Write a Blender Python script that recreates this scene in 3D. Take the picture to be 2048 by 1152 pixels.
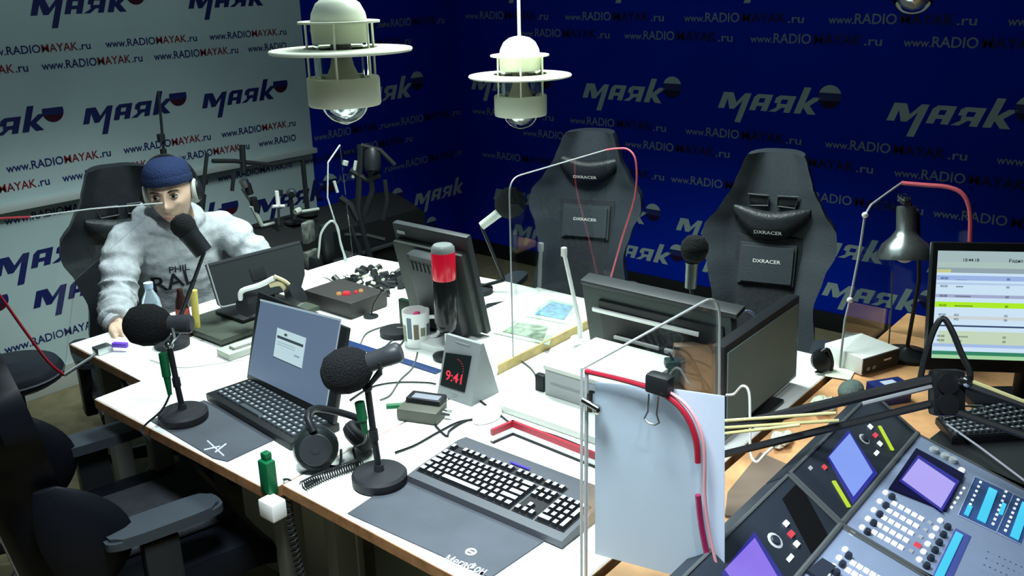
import bpy, bmesh, math, random
from mathutils import Vector, Matrix
from mathutils.bvhtree import BVHTree
random.seed(7)
sc = bpy.context.scene
col = sc.collection
for o in list(bpy.data.objects): bpy.data.objects.remove(o)
PI = math.pi
# ---------------------------------------------------------------- camera
F = 1847.0; HC = 1.85
_pi, _ro, _ya = math.radians(18.6), math.radians(-1.31), math.radians(39.75)
FW = Vector((math.cos(_ya)*math.cos(_pi), math.sin(_ya)*math.cos(_pi), -math.sin(_pi)))
_r0 = Vector((math.sin(_ya), -math.cos(_ya), 0)); _u0 = _r0.cross(FW)
RT = _r0*math.cos(_ro)+_u0*math.sin(_ro); UP = -_r0*math.sin(_ro)+_u0*math.cos(_ro)
FH = Vector((math.cos(_ya), math.sin(_ya), 0)); C0 = Vector((0, 0, HC))
cam = bpy.data.objects.new('camera', bpy.data.cameras.new('camera')); col.objects.link(cam)
cam.data.sensor_width = 36; cam.data.lens = 36*F/2048; cam.data.clip_start = .05
cam.matrix_world = Matrix((RT, UP, -FW)).transposed().to_4x4(); cam.location = C0
sc.camera = cam
# ---------------------------------------------------------------- world, lights, exposure
w = bpy.data.worlds.new('world'); sc.world = w; w.use_nodes = True
w.node_tree.nodes['Background'].inputs[0].default_value = (.5, .62, .7, 1)
w.node_tree.nodes['Background'].inputs[1].default_value = .05
vs = sc.view_settings; vs.view_transform = 'Standard'; vs.look = 'None'; vs.gamma = 1; vs.use_curve_mapping = False
vs.exposure = 0.0
def area(name, loc, sx, sy, power, color, spread=180, rot=(0, 0, 0)):
    l = bpy.data.lights.new(name, 'AREA'); l.shape = 'RECTANGLE'; l.size = sx; l.size_y = sy
    l.energy = power; l.color = color; l.spread = math.radians(spread)
    o = bpy.data.objects.new(name, l); o.location = loc; o.rotation_euler = rot; col.objects.link(o); return o
def spot(name, loc, target, power, color, size, blend=.5, r=.05):
    l = bpy.data.lights.new(name, 'SPOT'); l.energy = power; l.color = color; l.spot_size = math.radians(size); l.spot_blend = blend
    l.shadow_soft_size = r
    o = bpy.data.objects.new(name, l); o.location = loc
    o.rotation_euler = (Vector(target)-Vector(loc)).to_track_quat('-Z', 'Y').to_euler(); col.objects.link(o); return o
area('table_light', (2.30, 2.10, 2.79), 0.5, 1.5, 60, (.86, 1, .95), 102)
area('front_light', (.72, 1.0, 2.79), .4, .6, 37, (.86, .96, 1), 84)
area('room_light', (1.6, 2.2, 2.70), 2.4, 2.4, 11, (.66, .9, 1), 180)
spot('downlight_pendant', (2.62, 2.10, 2.78), (2.48, 2.0, 1.4), 95, (.95, 1, .82), 30, .7)
spot('downlight_operator', (.55, .0, 2.65), (1.45, .55, .85), 75, (.9, .95, 1), 42, .7)
spot('seat_fill', (1.15, 2.35, 2.75), (1.62, 3.25, .8), 92, (.86, .98, 1), 58, .7)  # added fill to brighten the man and lower wall, no known fixture
# ---------------------------------------------------------------- measuring helpers: photo ray met with a real plane
def ray(x, y): return FW + RT*((x-1024)/F) - UP*((y-576)/F)
def T(x, y, z=.75):
    d = ray(x, y); return C0 + d*((z-HC)/d.z)
def AX(x, y, X):
    d = ray(x, y); return C0 + d*(X/d.x)
def AY(x, y, Y):
    d = ray(x, y); return C0 + d*(Y/d.y)
def V(x, y, P):                      # vertical plane through P square to the view
    d = ray(x, y); n = FH; return C0 + d*((Vector(P)-C0).dot(n)/d.dot(n))
def D(x, y, dep): return C0 + ray(x, y)*dep
def PL(x, y, o, n):
    d = ray(x, y); return C0 + d*((Vector(o)-C0).dot(n)/d.dot(n))
def frame(o, u, v):
    u = Vector(u).normalized(); v = Vector(v); v = (v-u*v.dot(u)).normalized(); n = u.cross(v)
    m = Matrix((u, v, n)).transposed().to_4x4(); m.translation = Vector(o); return m
def loc2(m, x, y, off=0):            # pixel on plane of frame -> local u, v
    n = m.col[2].to_3d(); p = PL(x, y, m.translation+n*off, n); q = m.inverted() @ p; return q.x, q.y
def panel(BL, BR, TL, z):
    p0 = T(*BL, z); p1 = T(*BR, z); t = (p1-p0); t.z = 0; t.normalize(); n = Vector((-t.y, t.x, 0)); d = ray(*TL)
    A = Matrix((n, Vector((0, 0, 1)), -d)).transposed(); s = A.inverted() @ (C0-p0)
    v = n*s[0]+Vector((0, 0, s[1])); return frame(p0, t, v), (p1-p0).length, v.length
# ---------------------------------------------------------------- materials
MATS = {}
def mat(name, c, rough=.5, metal=0, em=0, emc=None, noise=0, scale=20, bump=0, bscale=80, trans=0, alpha=1, ior=1.45, coat=0, spec=None):
    if name in MATS: return MATS[name]
    m = bpy.data.materials.new(name); m.use_nodes = True; nt = m.node_tree; b = nt.nodes['Principled BSDF']
    b.inputs['Base Color'].default_value = (*c, 1); b.inputs['Roughness'].default_value = rough; b.inputs['Metallic'].default_value = metal
    b.inputs['IOR'].default_value = ior
    if spec is None: spec = .25 if (max(c) < .12 and not metal and not em) else .5
    b.inputs['Specular IOR Level'].default_value = spec
    if coat: b.inputs['Coat Weight'].default_value = coat
    if em: b.inputs['Emission Color'].default_value = (*(emc or c), 1); b.inputs['Emission Strength'].default_value = em
    if trans: b.inputs['Transmission Weight'].default_value = trans
    if alpha < 1: b.inputs['Alpha'].default_value = alpha
    if noise or bump:
        tc = nt.nodes.new('ShaderNodeTexCoord')
    if noise:
        n = nt.nodes.new('ShaderNodeTexNoise'); n.inputs['Scale'].default_value = scale; n.inputs['Detail'].default_value = 4
        r = nt.nodes.new('ShaderNodeValToRGB'); r.color_ramp.elements[0].position = .3; r.color_ramp.elements[1].position = .7
        r.color_ramp.elements[0].color = (*[x*(1-noise) for x in c], 1); r.color_ramp.elements[1].color = (*[min(1, x*(1+noise)) for x in c], 1)
        nt.links.new(tc.outputs['Object'], n.inputs['Vector']); nt.links.new(n.outputs['Fac'], r.inputs['Fac']); nt.links.new(r.outputs['Color'], b.inputs['Base Color'])
    if bump:
        n2 = nt.nodes.new('ShaderNodeTexNoise'); n2.inputs['Scale'].default_value = bscale; n2.inputs['Detail'].default_value = 3
        bp = nt.nodes.new('ShaderNodeBump'); bp.inputs['Strength'].default_value = bump; bp.inputs['Distance'].default_value = .01
        nt.links.new(tc.outputs['Object'], n2.inputs['Vector']); nt.links.new(n2.outputs['Fac'], bp.inputs['Height']); nt.links.new(bp.outputs['Normal'], b.inputs['Normal'])
    MATS[name] = m; return m
white_wall = mat('white_banner', (.50, .63, .64), .7, noise=.03, scale=3, spec=.2)
blue_wall = mat('blue_banner', (.001, .022, .43), .8, noise=.06, scale=3, spec=.03)
pale_ink = mat('pale_print', (.36, .48, .50), .6)
navy_ink = mat('navy_print', (.006, .012, .12), .6)
red_ink = mat('dark_red_print', (.20, .01, .02), .6)
faint_ink = mat('faint_red_print', (.014, .003, .045), .6)
mid_ink = mat('mid_blue_print', (.01, .02, .14), .6)
table_white = mat('white_laminate', (.86, .9, .86), .35, noise=.02, scale=4)
edge_brown = mat('brown_edge', (.24, .12, .05), .5, noise=.3, scale=30)
gold_edge = mat('gold_edge', (.42, .30, .10), .4, noise=.2, scale=30)
black = mat('black_plastic', (.012, .014, .016), .4, bump=.03)
black_soft = mat('black_rubber', (.016, .018, .022), .6)
foam = mat('black_foam', (.008, .009, .011), .95, bump=.9, bscale=260)
leather = mat('black_leather', (.016, .019, .023), .36, bump=.15, bscale=120, noise=.1)
leather_grey = mat('grey_black_leather', (.045, .055, .065), .42, bump=.15, bscale=120)
fabric = mat('charcoal_fabric', (.028, .032, .038), .85, bump=.4, bscale=300, noise=.15, scale=60)
steel = mat('steel', (.5, .53, .53), .3, metal=1)
chrome = mat('chrome', (.75, .78, .78), .12, metal=1)
lamp_white = mat('cream_enamel', (.68, .72, .58), .35, bump=.02)
greyp = mat('grey_plastic', (.22, .24, .26), .5, noise=.05)
dgrey = mat('dark_grey_plastic', (.026, .030, .034), .45, noise=.08)
m_white = mat('white_plastic', (.8, .82, .8), .4)
paper = mat('white_paper', (.74, .82, .93), .8)
hang_paper = bpy.data.materials.new('translucent_paper'); hang_paper.use_nodes = True
_nt = hang_paper.node_tree; _b = _nt.nodes['Principled BSDF']; _b.inputs['Base Color'].default_value = (.78, .87, .98, 1); _b.inputs['Roughness'].default_value = .9
_tr = _nt.nodes.new('ShaderNodeBsdfTranslucent'); _tr.inputs[0].default_value = (.80, .88, 1, 1); _mx = _nt.nodes.new('ShaderNodeMixShader'); _mx.inputs[0].default_value = .55
_nt.links.new(_b.outputs[0], _mx.inputs[1]); _nt.links.new(_tr.outputs[0], _mx.inputs[2]); _nt.links.new(_mx.outputs[0], _nt.nodes['Material Output'].inputs[0])
glass = mat('clear_glass', (.95, 1, .98), .04, trans=1, ior=1.2)
def acryl(name, c, mixw):
    m = bpy.data.materials.new(name); m.use_nodes = True; nt = m.node_tree; nt.nodes.clear()
    o = nt.nodes.new('ShaderNodeOutputMaterial'); t = nt.nodes.new('ShaderNodeBsdfTransparent'); t.inputs[0].default_value = (*c, 1)
    g = nt.nodes.new('ShaderNodeBsdfGlossy'); g.inputs['Roughness'].default_value = .03; fr = nt.nodes.new('ShaderNodeFresnel'); fr.inputs[0].default_value = 1.3
    mx = nt.nodes.new('ShaderNodeMath'); mx.operation = 'MULTIPLY'; mx.inputs[1].default_value = mixw
    mi = nt.nodes.new('ShaderNodeMixShader'); nt.links.new(fr.outputs[0], mx.inputs[0]); nt.links.new(mx.outputs[0], mi.inputs[0])
    nt.links.new(t.outputs[0], mi.inputs[1]); nt.links.new(g.outputs[0], mi.inputs[2]); nt.links.new(mi.outputs[0], o.inputs[0]); return m
acrylic = acryl('clear_acrylic', (.97, .985, .98), .30)
acr_edge = mat('acrylic_edge', (.34, .37, .38), .3)
red_tape = mat('red_tape', (.27, .006, .022), .45)
skin = mat('skin', (.56, .39, .29), .5, noise=.08, scale=30, bump=.05)
hoodm = mat('heather_grey_fleece', (.36, .39, .42), .9, noise=.12, scale=60, bump=.25, bscale=200)
denim = mat('dark_trousers', (.02, .025, .04), .8)
knit = mat('navy_knit', (.008, .018, .06), .9, bump=.5, bscale=150)
carpet = mat('tan_carpet', (.20, .175, .10), .95, noise=.18, scale=14, bump=.4, bscale=300)
wood = mat('warm_wood', (.62, .33, .15), .45, noise=.25, scale=12)
green_c = mat('green_fringed_black', (.004, .10, .035), .35)  # black plastic; green lens fringing is put into the colour
redlit = mat('red_beacon', (.42, .004, .02), .2, em=.16, emc=(1, .01, .05))
# ---------------------------------------------------------------- mesh builder
class MB:
    def __init__(s, M=None): s.bm = bmesh.new(); s.M = M or Matrix(); s.mi = 0
    def _v(s, c): return s.bm.verts.new(s.M @ Vector(c))
    def f(s, vs):
        try:
            f = s.bm.faces.new(vs); f.material_index = s.mi; f.smooth = True; return f
        except ValueError: return None
    def poly(s, pts): return s.f([s._v(p) for p in pts])
    def box(s, c, d, rz=0, bev=0, taper=1):
        x, y, z = c; a, b, h = d[0]/2, d[1]/2, d[2]/2
        R = Matrix.Rotation(rz, 4, 'Z')
        V8 = []
        for k in (-1, 1):
            t = taper if k == 1 else 1
            for i, j in ((-1, -1), (1, -1), (1, 1), (-1, 1)):
                V8.append(s._v(Vector(c) + (R @ Vector((i*a*t, j*b*t, k*h)))))
        fs = [s.f([V8[i] for i in q]) for q in ((3, 2, 1, 0), (4, 5, 6, 7), (0, 1, 5, 4), (1, 2, 6, 5), (2, 3, 7, 6), (3, 0, 4, 7))]
        if bev:
            es = list({e for f in fs for e in f.edges}); r = bmesh.ops.bevel(s.bm, geom=es, offset=bev, segments=2, profile=.6, affect='EDGES')
            for f in r['faces']: f.material_index = s.mi; f.smooth = True
        return s
    def prism(s, pts, z0, z1, bev=0):
        a = [s._v((p[0], p[1], z0)) for p in pts]; b = [s._v((p[0], p[1], z1)) for p in pts]; n = len(pts)
        fs = [s.f(a[::-1]), s.f(b)]
        for i in range(n): fs.append(s.f([a[i], a[(i+1) % n], b[(i+1) % n], b[i]]))
        if bev:
            es = [e for e in fs[1].edges]; r = bmesh.ops.bevel(s.bm, geom=es, offset=bev, segments=2, affect='EDGES')
            for f in r['faces']: f.material_index = s.mi; f.smooth = True
        return s
    def tube(s, pts, r, seg=8, closed=False, cap=True):
        P = [Vector(p) for p in pts]; n = len(P); rs = r if isinstance(r, (list, tuple)) else [r]*n
        rings = []; prev = None
        for i in range(n):
            if closed: d = (P[(i+1) % n]-P[i-1])
            else: d = P[min(i+1, n-1)]-P[max(i-1, 0)]
            if d.length < 1e-9: d = Vector((0, 0, 1))
            d.normalize()
            if prev is None:
                a = Vector((0, 0, 1)) if abs(d.z) < .9 else Vector((1, 0, 0)); x = a.cross(d).normalized()
            else: x = (prev-d*prev.dot(d)); x = x.normalized() if x.length > 1e-6 else d.orthogonal().normalized()
            prev = x; y = d.cross(x)
            rings.append([s._v(P[i]+(x*math.cos(t*2*PI/seg)+y*math.sin(t*2*PI/seg))*rs[i]) for t in range(seg)])
        m = n if closed else n-1
        for i in range(m):
            A, B = rings[i], rings[(i+1) % n]
            for t in range(seg): s.f([A[t], A[(t+1) % seg], B[(t+1) % seg], B[t]])
        if cap and not closed: s.f(rings[0][::-1]); s.f(rings[-1])
        return s
    def lathe(s, prof, o=(0, 0, 0), d=(0, 0, 1), seg=24, sx=1):
        d = Vector(d).normalized(); x = (Vector((0, 0, 1)) if abs(d.z) < .9 else Vector((1, 0, 0))).cross(d).normalized(); y = d.cross(x); o = Vector(o)
        rings = []
        for r, h in prof: rings.append([s._v(o+d*h+(x*math.cos(t*2*PI/seg)*sx+y*math.sin(t*2*PI/seg))*max(r, 1e-5)) for t in range(seg)])
        for A, B in zip(rings, rings[1:]):
            for t in range(seg): s.f([A[t], A[(t+1) % seg], B[(t+1) % seg], B[t]])
        if prof[0][0] > 1e-4: s.f(rings[0][::-1])
        if prof[-1][0] > 1e-4: s.f(rings[-1])
        return s
    def ball(s, c, r, seg=20, rings=12, sc_=(1, 1, 1)):
        R = []
        for i in range(1, rings):
            th = PI*i/rings
            R.append([s._v((c[0]+r*sc_[0]*math.sin(th)*math.cos(2*PI*t/seg), c[1]+r*sc_[1]*math.sin(th)*math.sin(2*PI*t/seg), c[2]-r*sc_[2]*math.cos(th))) for t in range(seg)])
        a = s._v((c[0], c[1], c[2]-r*sc_[2])); b = s._v((c[0], c[1], c[2]+r*sc_[2]))
        for A, B in zip(R, R[1:]):
            for t in range(seg): s.f([A[t], A[(t+1) % seg], B[(t+1) % seg], B[t]])
        for t in range(seg): s.f([a, R[0][(t+1) % seg], R[0][t]]); s.f([b, R[-1][t], R[-1][(t+1) % seg]])
        return s
    def loft(s, rings, cap=True):
        Rv = [[s._v(p) for p in r] for r in rings]; n = len(Rv[0])
        for A, B in zip(Rv, Rv[1:]):
            for t in range(n): s.f([A[t], A[(t+1) % n], B[(t+1) % n], B[t]])
        if cap: s.f(Rv[0][::-1]); s.f(Rv[-1])
        return s
    def done(s, name, m, parent=None, world=False, smooth=True, fix=True):
        me = bpy.data.meshes.new(name)
        if fix: bmesh.ops.recalc_face_normals(s.bm, faces=s.bm.faces)
        if world and parent is not None: s.bm.transform(parent_world(parent).inverted())
        s.bm.to_mesh(me); s.bm.free()
        if not isinstance(m, (list, tuple)): m = [m]
        for k in m: me.materials.append(k)
        if smooth:
            try: me.set_sharp_from_angle(angle=math.radians(38))
            except Exception: pass
        else:
            for p in me.polygons: p.use_smooth = False
        o = bpy.data.objects.new(name, me); col.objects.link(o)
        if parent is not None: o.parent = parent
        return o
def parent_world(p):
    m = p.matrix_basis.copy()
    while p.parent: p = p.parent; m = p.matrix_basis @ m
    return m
def thing(name, label, cat, loc=(0, 0, 0), rz=0, group=None):
    o = bpy.data.objects.new(name, None); col.objects.link(o); o.location = loc; o.rotation_euler = (0, 0, rz); o.empty_display_size = .05
    o['label'] = label; o['category'] = cat
    if group: o['group'] = group
    return o
def tag(o, label, cat, group=None):
    o['label'] = label; o['category'] = cat
    if group: o['group'] = group
    return o
def rebase(o, p):                    # move the origin of a single-mesh thing to p
    o.data.transform(Matrix.Translation(-Vector(p))); o.location = p; return o
def struct(o): o['kind'] = 'structure'; return o
def dup_tree(root, **kw):
    r = root.copy(); col.objects.link(r)
    for ch in list(root.children):
        c = ch.copy(); col.objects.link(c); c.parent = r
        for g in list(ch.children):
            d = g.copy(); col.objects.link(d); d.parent = c
    for k, v in kw.items(): r[k] = v
    return r
_tc = {}
def text_data(s, width=None, height=None, extrude=0):
    key = (s, width, height)
    if key in _tc: return _tc[key]
    cu = bpy.data.curves.new('t', 'FONT'); cu.body = s; cu.resolution_u = 3; cu.offset = .012; cu.extrude = extrude
    o = bpy.data.objects.new('t', cu); col.objects.link(o)
    dg = bpy.context.evaluated_depsgraph_get(); me = bpy.data.meshes.new_from_object(o.evaluated_get(dg)); bpy.data.objects.remove(o)
    xs = [v.co.x for v in me.vertices]; ys = [v.co.y for v in me.vertices]
    cap = .73
    sy = (height or .05)/cap; sx = (width/(max(xs)-min(xs))) if width else sy
    x0 = min(xs)
    for v in me.vertices: v.co.x = (v.co.x-x0)*sx; v.co.y *= sy
    me.materials.clear(); _tc[key] = me; return me
def text(name, s, M, m, parent=None, width=None, height=None):
    me = text_data(s, width, height).copy(); me.materials.append(m); o = bpy.data.objects.new(name, me); col.objects.link(o)
    if parent is not None: o.parent = parent; o.matrix_basis = parent_world(parent).inverted() @ M
    else: o.matrix_basis = M
    return o
def smooth_path(pts, n=6):
    P = [Vector(p) for p in pts]; out = []
    for i in range(len(P)-1):
        a, b, c, d = P[max(i-1, 0)], P[i], P[i+1], P[min(i+2, len(P)-1)]
        for k in range(n):
            t = k/n; out.append(.5*((2*b)+(c-a)*t+(2*a-5*b+4*c-d)*t*t+(3*b-a-3*c+d)*t**3))
    out.append(P[-1]); return out
# ================================================================ THE ROOM
YW, XW = 4.33, 4.69
b = MB(); b.box((1.9, 1.7, -.05), (5.8, 5.5, .1)); struct(b.done('floor', carpet))
b = MB(); b.box((1.9, 1.7, 2.85), (5.8, 5.5, .1)); struct(b.done('ceiling', mat('ceiling_paint', (.15, .17, .18), .9)))
b = MB(); b.box((1.9, YW+.055, 1.4), (5.8, .1, 2.8)); wall_l = struct(b.done('wall_left', blue_wall))
b = MB(); b.box((XW+.055, 1.7, 1.4), (.1, 5.5, 2.8)); wall_r = struct(b.done('wall_right', blue_wall))
b = MB(); b.box((1.9, -1.0, 1.4), (5.8, .1, 2.8)); struct(b.done('wall_near', mat('dim_paint', (.12, .13, .14), .9)))
b = MB(); b.box((-1.0, 1.7, 1.4), (.1, 5.5, 2.8)); struct(b.done('wall_back', MATS['dim_paint']))
# white printed panels on the left wall
b = MB(); b.box((1.19, YW-.012, 1.855), (4.40, .035, 1.89)); b.done('white_panel', white_wall, wall_l)
b = MB(); b.box((1.20, YW-.002, .47), (4.40, .010, .88)); b.done('white_panel', white_wall, wall_l)
b = MB(); b.box((1.19, YW-.045, .925), (4.40, .05, .030), bev=.004); struct(b.done('trim_1', mat('pale_trim', (.5, .56, .54), .5)))
b = MB(); b.box((1.0, YW-.012, .06), (4.6, .022, .12), bev=.004); struct(b.done('baseboard_left', mat('pale_skirting', (.42, .45, .42), .5)))
b = MB(); b.box((XW-.010, 1.7, .05), (.02, 5.3, .10), bev=.004); struct(b.done('baseboard_right', black))
# the station mark, in units of its x-height
SL = .36
def sh(p): return (p[0]+SL*p[1], p[1], 0)
def logo_mesh(letter, top, mid, low):
    B = MB()
    for q in ([(0, 0), (0, 1), (.42, 1), (.42, 0)], [(.42, 1), (.66, 1), (1.08, .42), (.98, 0), (.78, 0), (.42, .62)], [(1.08, .42), (1.45, 1), (1.45, .55), (1.1, 0), (.98, 0)],
              [(1.45, 1), (1.85, 1), (1.85, -.8), (1.45, -.8)],
              [(2.1, 0), (2.1, .8), (2.3, 1), (2.5, 1), (2.5, 0)], [(2.5, 1), (3.25, 1), (3.25, .76), (2.5, .76)], [(2.85, .76), (3.25, .76), (3.25, 0), (2.85, 0)], [(2.5, .5), (2.85, .5), (2.85, .28), (2.5, .28)],
              [(4.3, 0), (4.3, 1), (4.7, 1), (4.7, 0)], [(3.7, 1), (4.3, 1), (4.3, .76), (3.7, .76)], [(3.5, .55), (3.5, .85), (3.7, 1), (3.9, .76), (3.9, .5)], [(3.7, .5), (4.3, .5), (4.3, .28), (3.75, .28)], [(3.35, 0), (3.8, .3), (4.1, .28), (3.8, 0)],
              [(4.95, 0), (4.95, 1.55), (5.37, 1.55), (5.37, 0)], [(5.37, .62), (5.75, 1), (6.25, 1), (5.72, .5), (5.37, .4)], [(5.37, .4), (5.72, .5), (6.3, 0), (5.8, 0), (5.37, .38)]):
        B.f([B._v(sh(p)) for p in q])
    cx, cy, R = 7.05, 1.08, .68
    for mi, a, c in ((1, .33, 1), (2, -.33, .33), (3, -1, -.33)):
        B.mi = mi; pts = []
        for k in range(13):
            y = a+(c-a)*k/12; pts.append((cx+R*math.sqrt(max(0, 1-y*y)), cy+R*y, 0))
        for k in range(13):
            y = c-(c-a)*k/12; pts.append((cx-R*math.sqrt(max(0, 1-y*y)), cy+R*y, 0))
        pts = [p for i, p in enumerate(pts) if i == 0 or (Vector(p)-Vector(pts[i-1])).length > 1e-4]
        if (Vector(pts[0])-Vector(pts[-1])).length < 1e-4: pts.pop()
        B.f([B._v(p) for p in pts])
    me = bpy.data.meshes.new('logo_print'); B.bm.to_mesh(me); B.bm.free()
    for k in (letter, top, mid, low): me.materials.append(k)
    return me
logo_pale = logo_mesh(pale_ink, pale_ink, mid_ink, faint_ink)
logo_navy = logo_mesh(navy_ink, white_wall, navy_ink, mat('brown_red_print', (.05, .008, .02), .6))
def put_logo(me, wall, P, xh, left):
    o = bpy.data.objects.new('logo_print', me); col.objects.link(o); o.parent = wall
    u, v = ((1, 0, 0), (0, 0, 1)) if left else ((0, -1, 0), (0, 0, 1))
    o.matrix_basis = frame(P, u, v) @ Matrix.Scale(xh, 4)
def put_url(wall, s, P, wd, h, m, left):
    text('web_address', s, frame(P, (1, 0, 0) if left else (0, -1, 0), (0, 0, 1)), m, wall, wd, h)
YP = YW-.0315; YL = YW-.009; YB = YW+.003; XB = XW+.003
# white upper panel
for i in range(-1, 4):
    x = 1.918+(i-1)*.777
    if x+.5 < 3.36: put_logo(logo_navy, wall_l, (x, YP, 1.735), .0715, True)
for i in range(-1, 3): put_logo(logo_navy, wall_l, (2.069+(i-1)*.632 if i < 2 else 2.701, YP, 1.242), .0715, True)
for z, x0, pit, n, h in ((1.578, 1.68-.557, .557, 4, .036), (1.502, 1.382-.545, .545, 5, .038), (1.078, 1.694-.551, .551, 4, .038), (.995, 1.385-.545, .545, 5, .038)):
    for i in range(n):
        x = x0+i*pit
        last = x+.5 > 3.37
        put_url(wall_l, 'www.', (x, YP, z), .105, h, navy_ink, True); put_url(wall_l, 'RADIO', (x+.11, YP, z), .145, h, navy_ink, True)
        if not last:
            put_url(wall_l, 'MAYAK', (x+.26, YP, z), .165, h, red_ink, True); put_url(wall_l, '.ru', (x+.43, YP, z), .055, h, navy_ink, True)
# white lower panel
for i in range(5):
    x = 1.10+i*.551; put_url(wall_l, 'www.RADIOMAYAK.ru', (x, YL, .845), .49, .036, navy_ink, True)
for i in range(4): put_logo(logo_navy, wall_l, (.86+i*.70, YL, .622), .078, True)
for i in range(4): put_logo(logo_navy, wall_l, (1.00+i*.70, YL, .432), .078, True)
for i in range(4): put_url(wall_l, 'www.RADIOMAYAK.ru', (.98+i*.56, YL, .258), .50, .04, navy_ink, True)
# blue part of the left wall
def blue_url(wall, P, left, k=1.0):
    sx = 1 if left else -1
    def q(d): return (P[0]+d*k, P[1], P[2]) if left else (P[0], P[1]-d*k, P[2])
    put_url(wall, 'www.', q(0), .125*k, .040, pale_ink2, left); put_url(wall, 'RADIO', q(.13), .20*k, .050, pale_ink2, left)
    put_url(wall, 'MAYAK', q(.345), .245*k, .050, faint_ink, left); put_url(wall, '.ru', q(.60), .085*k, .045, pale_ink2, left)
pale_ink2 = mat('dim_pale_print', (.19, .25, .34), .6)
for z, xs in ((1.575, (3.46, 3.99)), (1.465, (3.68,)), (.965, (3.43, 4.01)), (.85, (3.64,)), (.688, (3.44, 4.03))):
    for x in xs: blue_url(wall_l, (x, YB, z), True, .86 if x < 4 else 1)
for x, z, h in ((3.68, 1.135, .088), (3.42, 1.76, .09), (4.21, .42, .076), (3.53, .435, .076), (3.83, .18, .076), (3.5, .17, .07)): put_logo(logo_pale, wall_l, (x, YB, z), h, True)
for i in range(2): blue_url(wall_l, (3.5+i*.65, YB, .02), True, .85)
# blue right wall
for i in range(-1, 6): put_logo(logo_pale, wall_r, (XB, 4.22-i*.912, 1.143), .088, False) if 4.22-i*.912 < 4.3 else None
for i in range(0, 6): put_logo(logo_pale, wall_r, (XB, 3.98-i*.80, 1.765), .088, False)
for z, y0, pit in ((1.598, 4.251, .812), (1.497, 3.80, .786), (.982, 4.215, .812), (.872, 3.783, .788), (.695, 4.137, .731), (-.03+.06, 3.9, .73)):
    for i in range(7):
        if y0-i*pit > -.8: blue_url(wall_r, (XB, y0-i*pit, z), False)
for i in range(7): put_logo(logo_pale, wall_r, (XB, 4.05-i*.71, .41), .078, False)
for i in range(7): put_logo(logo_pale, wall_r, (XB, 3.886-i*.72, .185), .078, False)
#@@ROOM_END
# ================================================================ TABLES
TZ = .75
def table(name, label, outline, loc):
    t = thing(name, label, 'table', loc)
    b = MB(); b.prism(outline, TZ-.028, TZ, bev=.002); b.done('table_top', table_white, t, world=True)
    b = MB(); n = len(outline)
    cx = sum(p[0] for p in outline)/n; cy = sum(p[1] for p in outline)/n
    for i in range(n):
        p, q = Vector((*outline[i], 0)), Vector((*outline[(i+1) % n], 0)); d = (q-p).normalized(); nrm = Vector((d.y, -d.x, 0))
        m = (p+q)/2+nrm*.001; b.box((m.x, m.y, TZ-.0155), ((q-p).length, .003, .026), rz=math.atan2(d.y, d.x))
    b.done('edge_band', edge_brown, t, world=True)
    return t
o1 = [(1.068, 1.625), (2.56, 1.625), (2.56, 2.15), (2.47, 2.9), (1.232, 2.9), (1.217, 2.431), (1.071, 2.429)]
o2 = [(1.090, .862), (2.56, .862), (2.56, 1.62), (1.104, 1.62)]
t1 = table('studio_table', 'white laminate table with brown edge, stepped corner, in front of the seated man', o1, (1.8, 2.2, 0))
t2 = table('studio_table', 'white laminate table carrying the large keyboard and hanging paper, brown front edge', o2, (1.8, 1.2, 0))
legm = mat('table_leg_grey', (.16, .17, .16), .5)
def legs(t, pts):
    for x, y in pts:
        b = MB(); b.box((x, y, .361), (.06, .04, .722), bev=.004); b.done('leg', legm, t, world=True)
legs(t1, ((1.16, 1.70), (2.48, 1.70), (2.40, 2.82), (1.30, 2.82), (1.20, 2.36)))
legs(t2, ((1.17, .93), (2.48, .93), (2.48, 1.54), (1.19, 1.54)))
b = MB(); b.box((1.30, 1.24, .38), (.02, .60, .56), bev=.003); b.box((1.289, 1.24, .38), (.006, .52, .48), bev=.002); b.done('modesty_panel', mat('dark_panel', (.10, .115, .10), .55), t2, world=True)
b = MB(); b.box((1.46, 2.08, .35), (.02, .56, .60), bev=.003); b.done('modesty_panel', mat('pale_panel', (.42, .43, .38), .6), t1, world=True)
b = MB(); b.box((1.052, 1.595, .722), (.040, .052, .045), bev=.005); tag(rebase(b.done('corner_bracket', m_white), (1.04, 1.6, .69)), 'white plastic corner bracket where the two table fronts meet', 'bracket')
P = T(540, 985, .74); b = MB(); b.box((P.x, P.y, P.z+.042), (.026, .034, .084), bev=.004); b.box((P.x+.004, P.y+.004, P.z+.092), (.018, .02, .018), bev=.003)
tag(rebase(b.done('pocket_receiver', green_c), (P.x, P.y, P.z)), 'small black upright box tinted green standing on the corner bracket', 'receiver')
# operator's desk
t = thing('operator_desk', 'warm wooden desk under the mixing console at the right', 'desk', (1.9, .1, 0))
b = MB(); b.box((2.1, .10, .735), (1.98, 1.48, .03), bev=.003); b.done('table_top', wood, t, world=True)
for x, y in ((1.2, -.55), (3.0, -.55), (1.2, .75), (3.0, .75)):
    b = MB(); b.box((x, y, .36), (.06, .06, .72), bev=.004); b.done('leg', legm, t, world=True)
P = T(1500, 960)
# raised shelf with golden edge
t = thing('card_shelf', 'low white shelf with a golden front edge between the screens', 'shelf', (2.15, 1.73, TZ))
b = MB(); b.box((2.20, 1.80, TZ+.012), (.64, .35, .024), bev=.002); b.done('board', table_white, t, world=True)
b = MB(); b.box((2.20, 1.622, TZ+.014), (.64, .006, .030)); b.done('edge_band', gold_edge, t, world=True)
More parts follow.
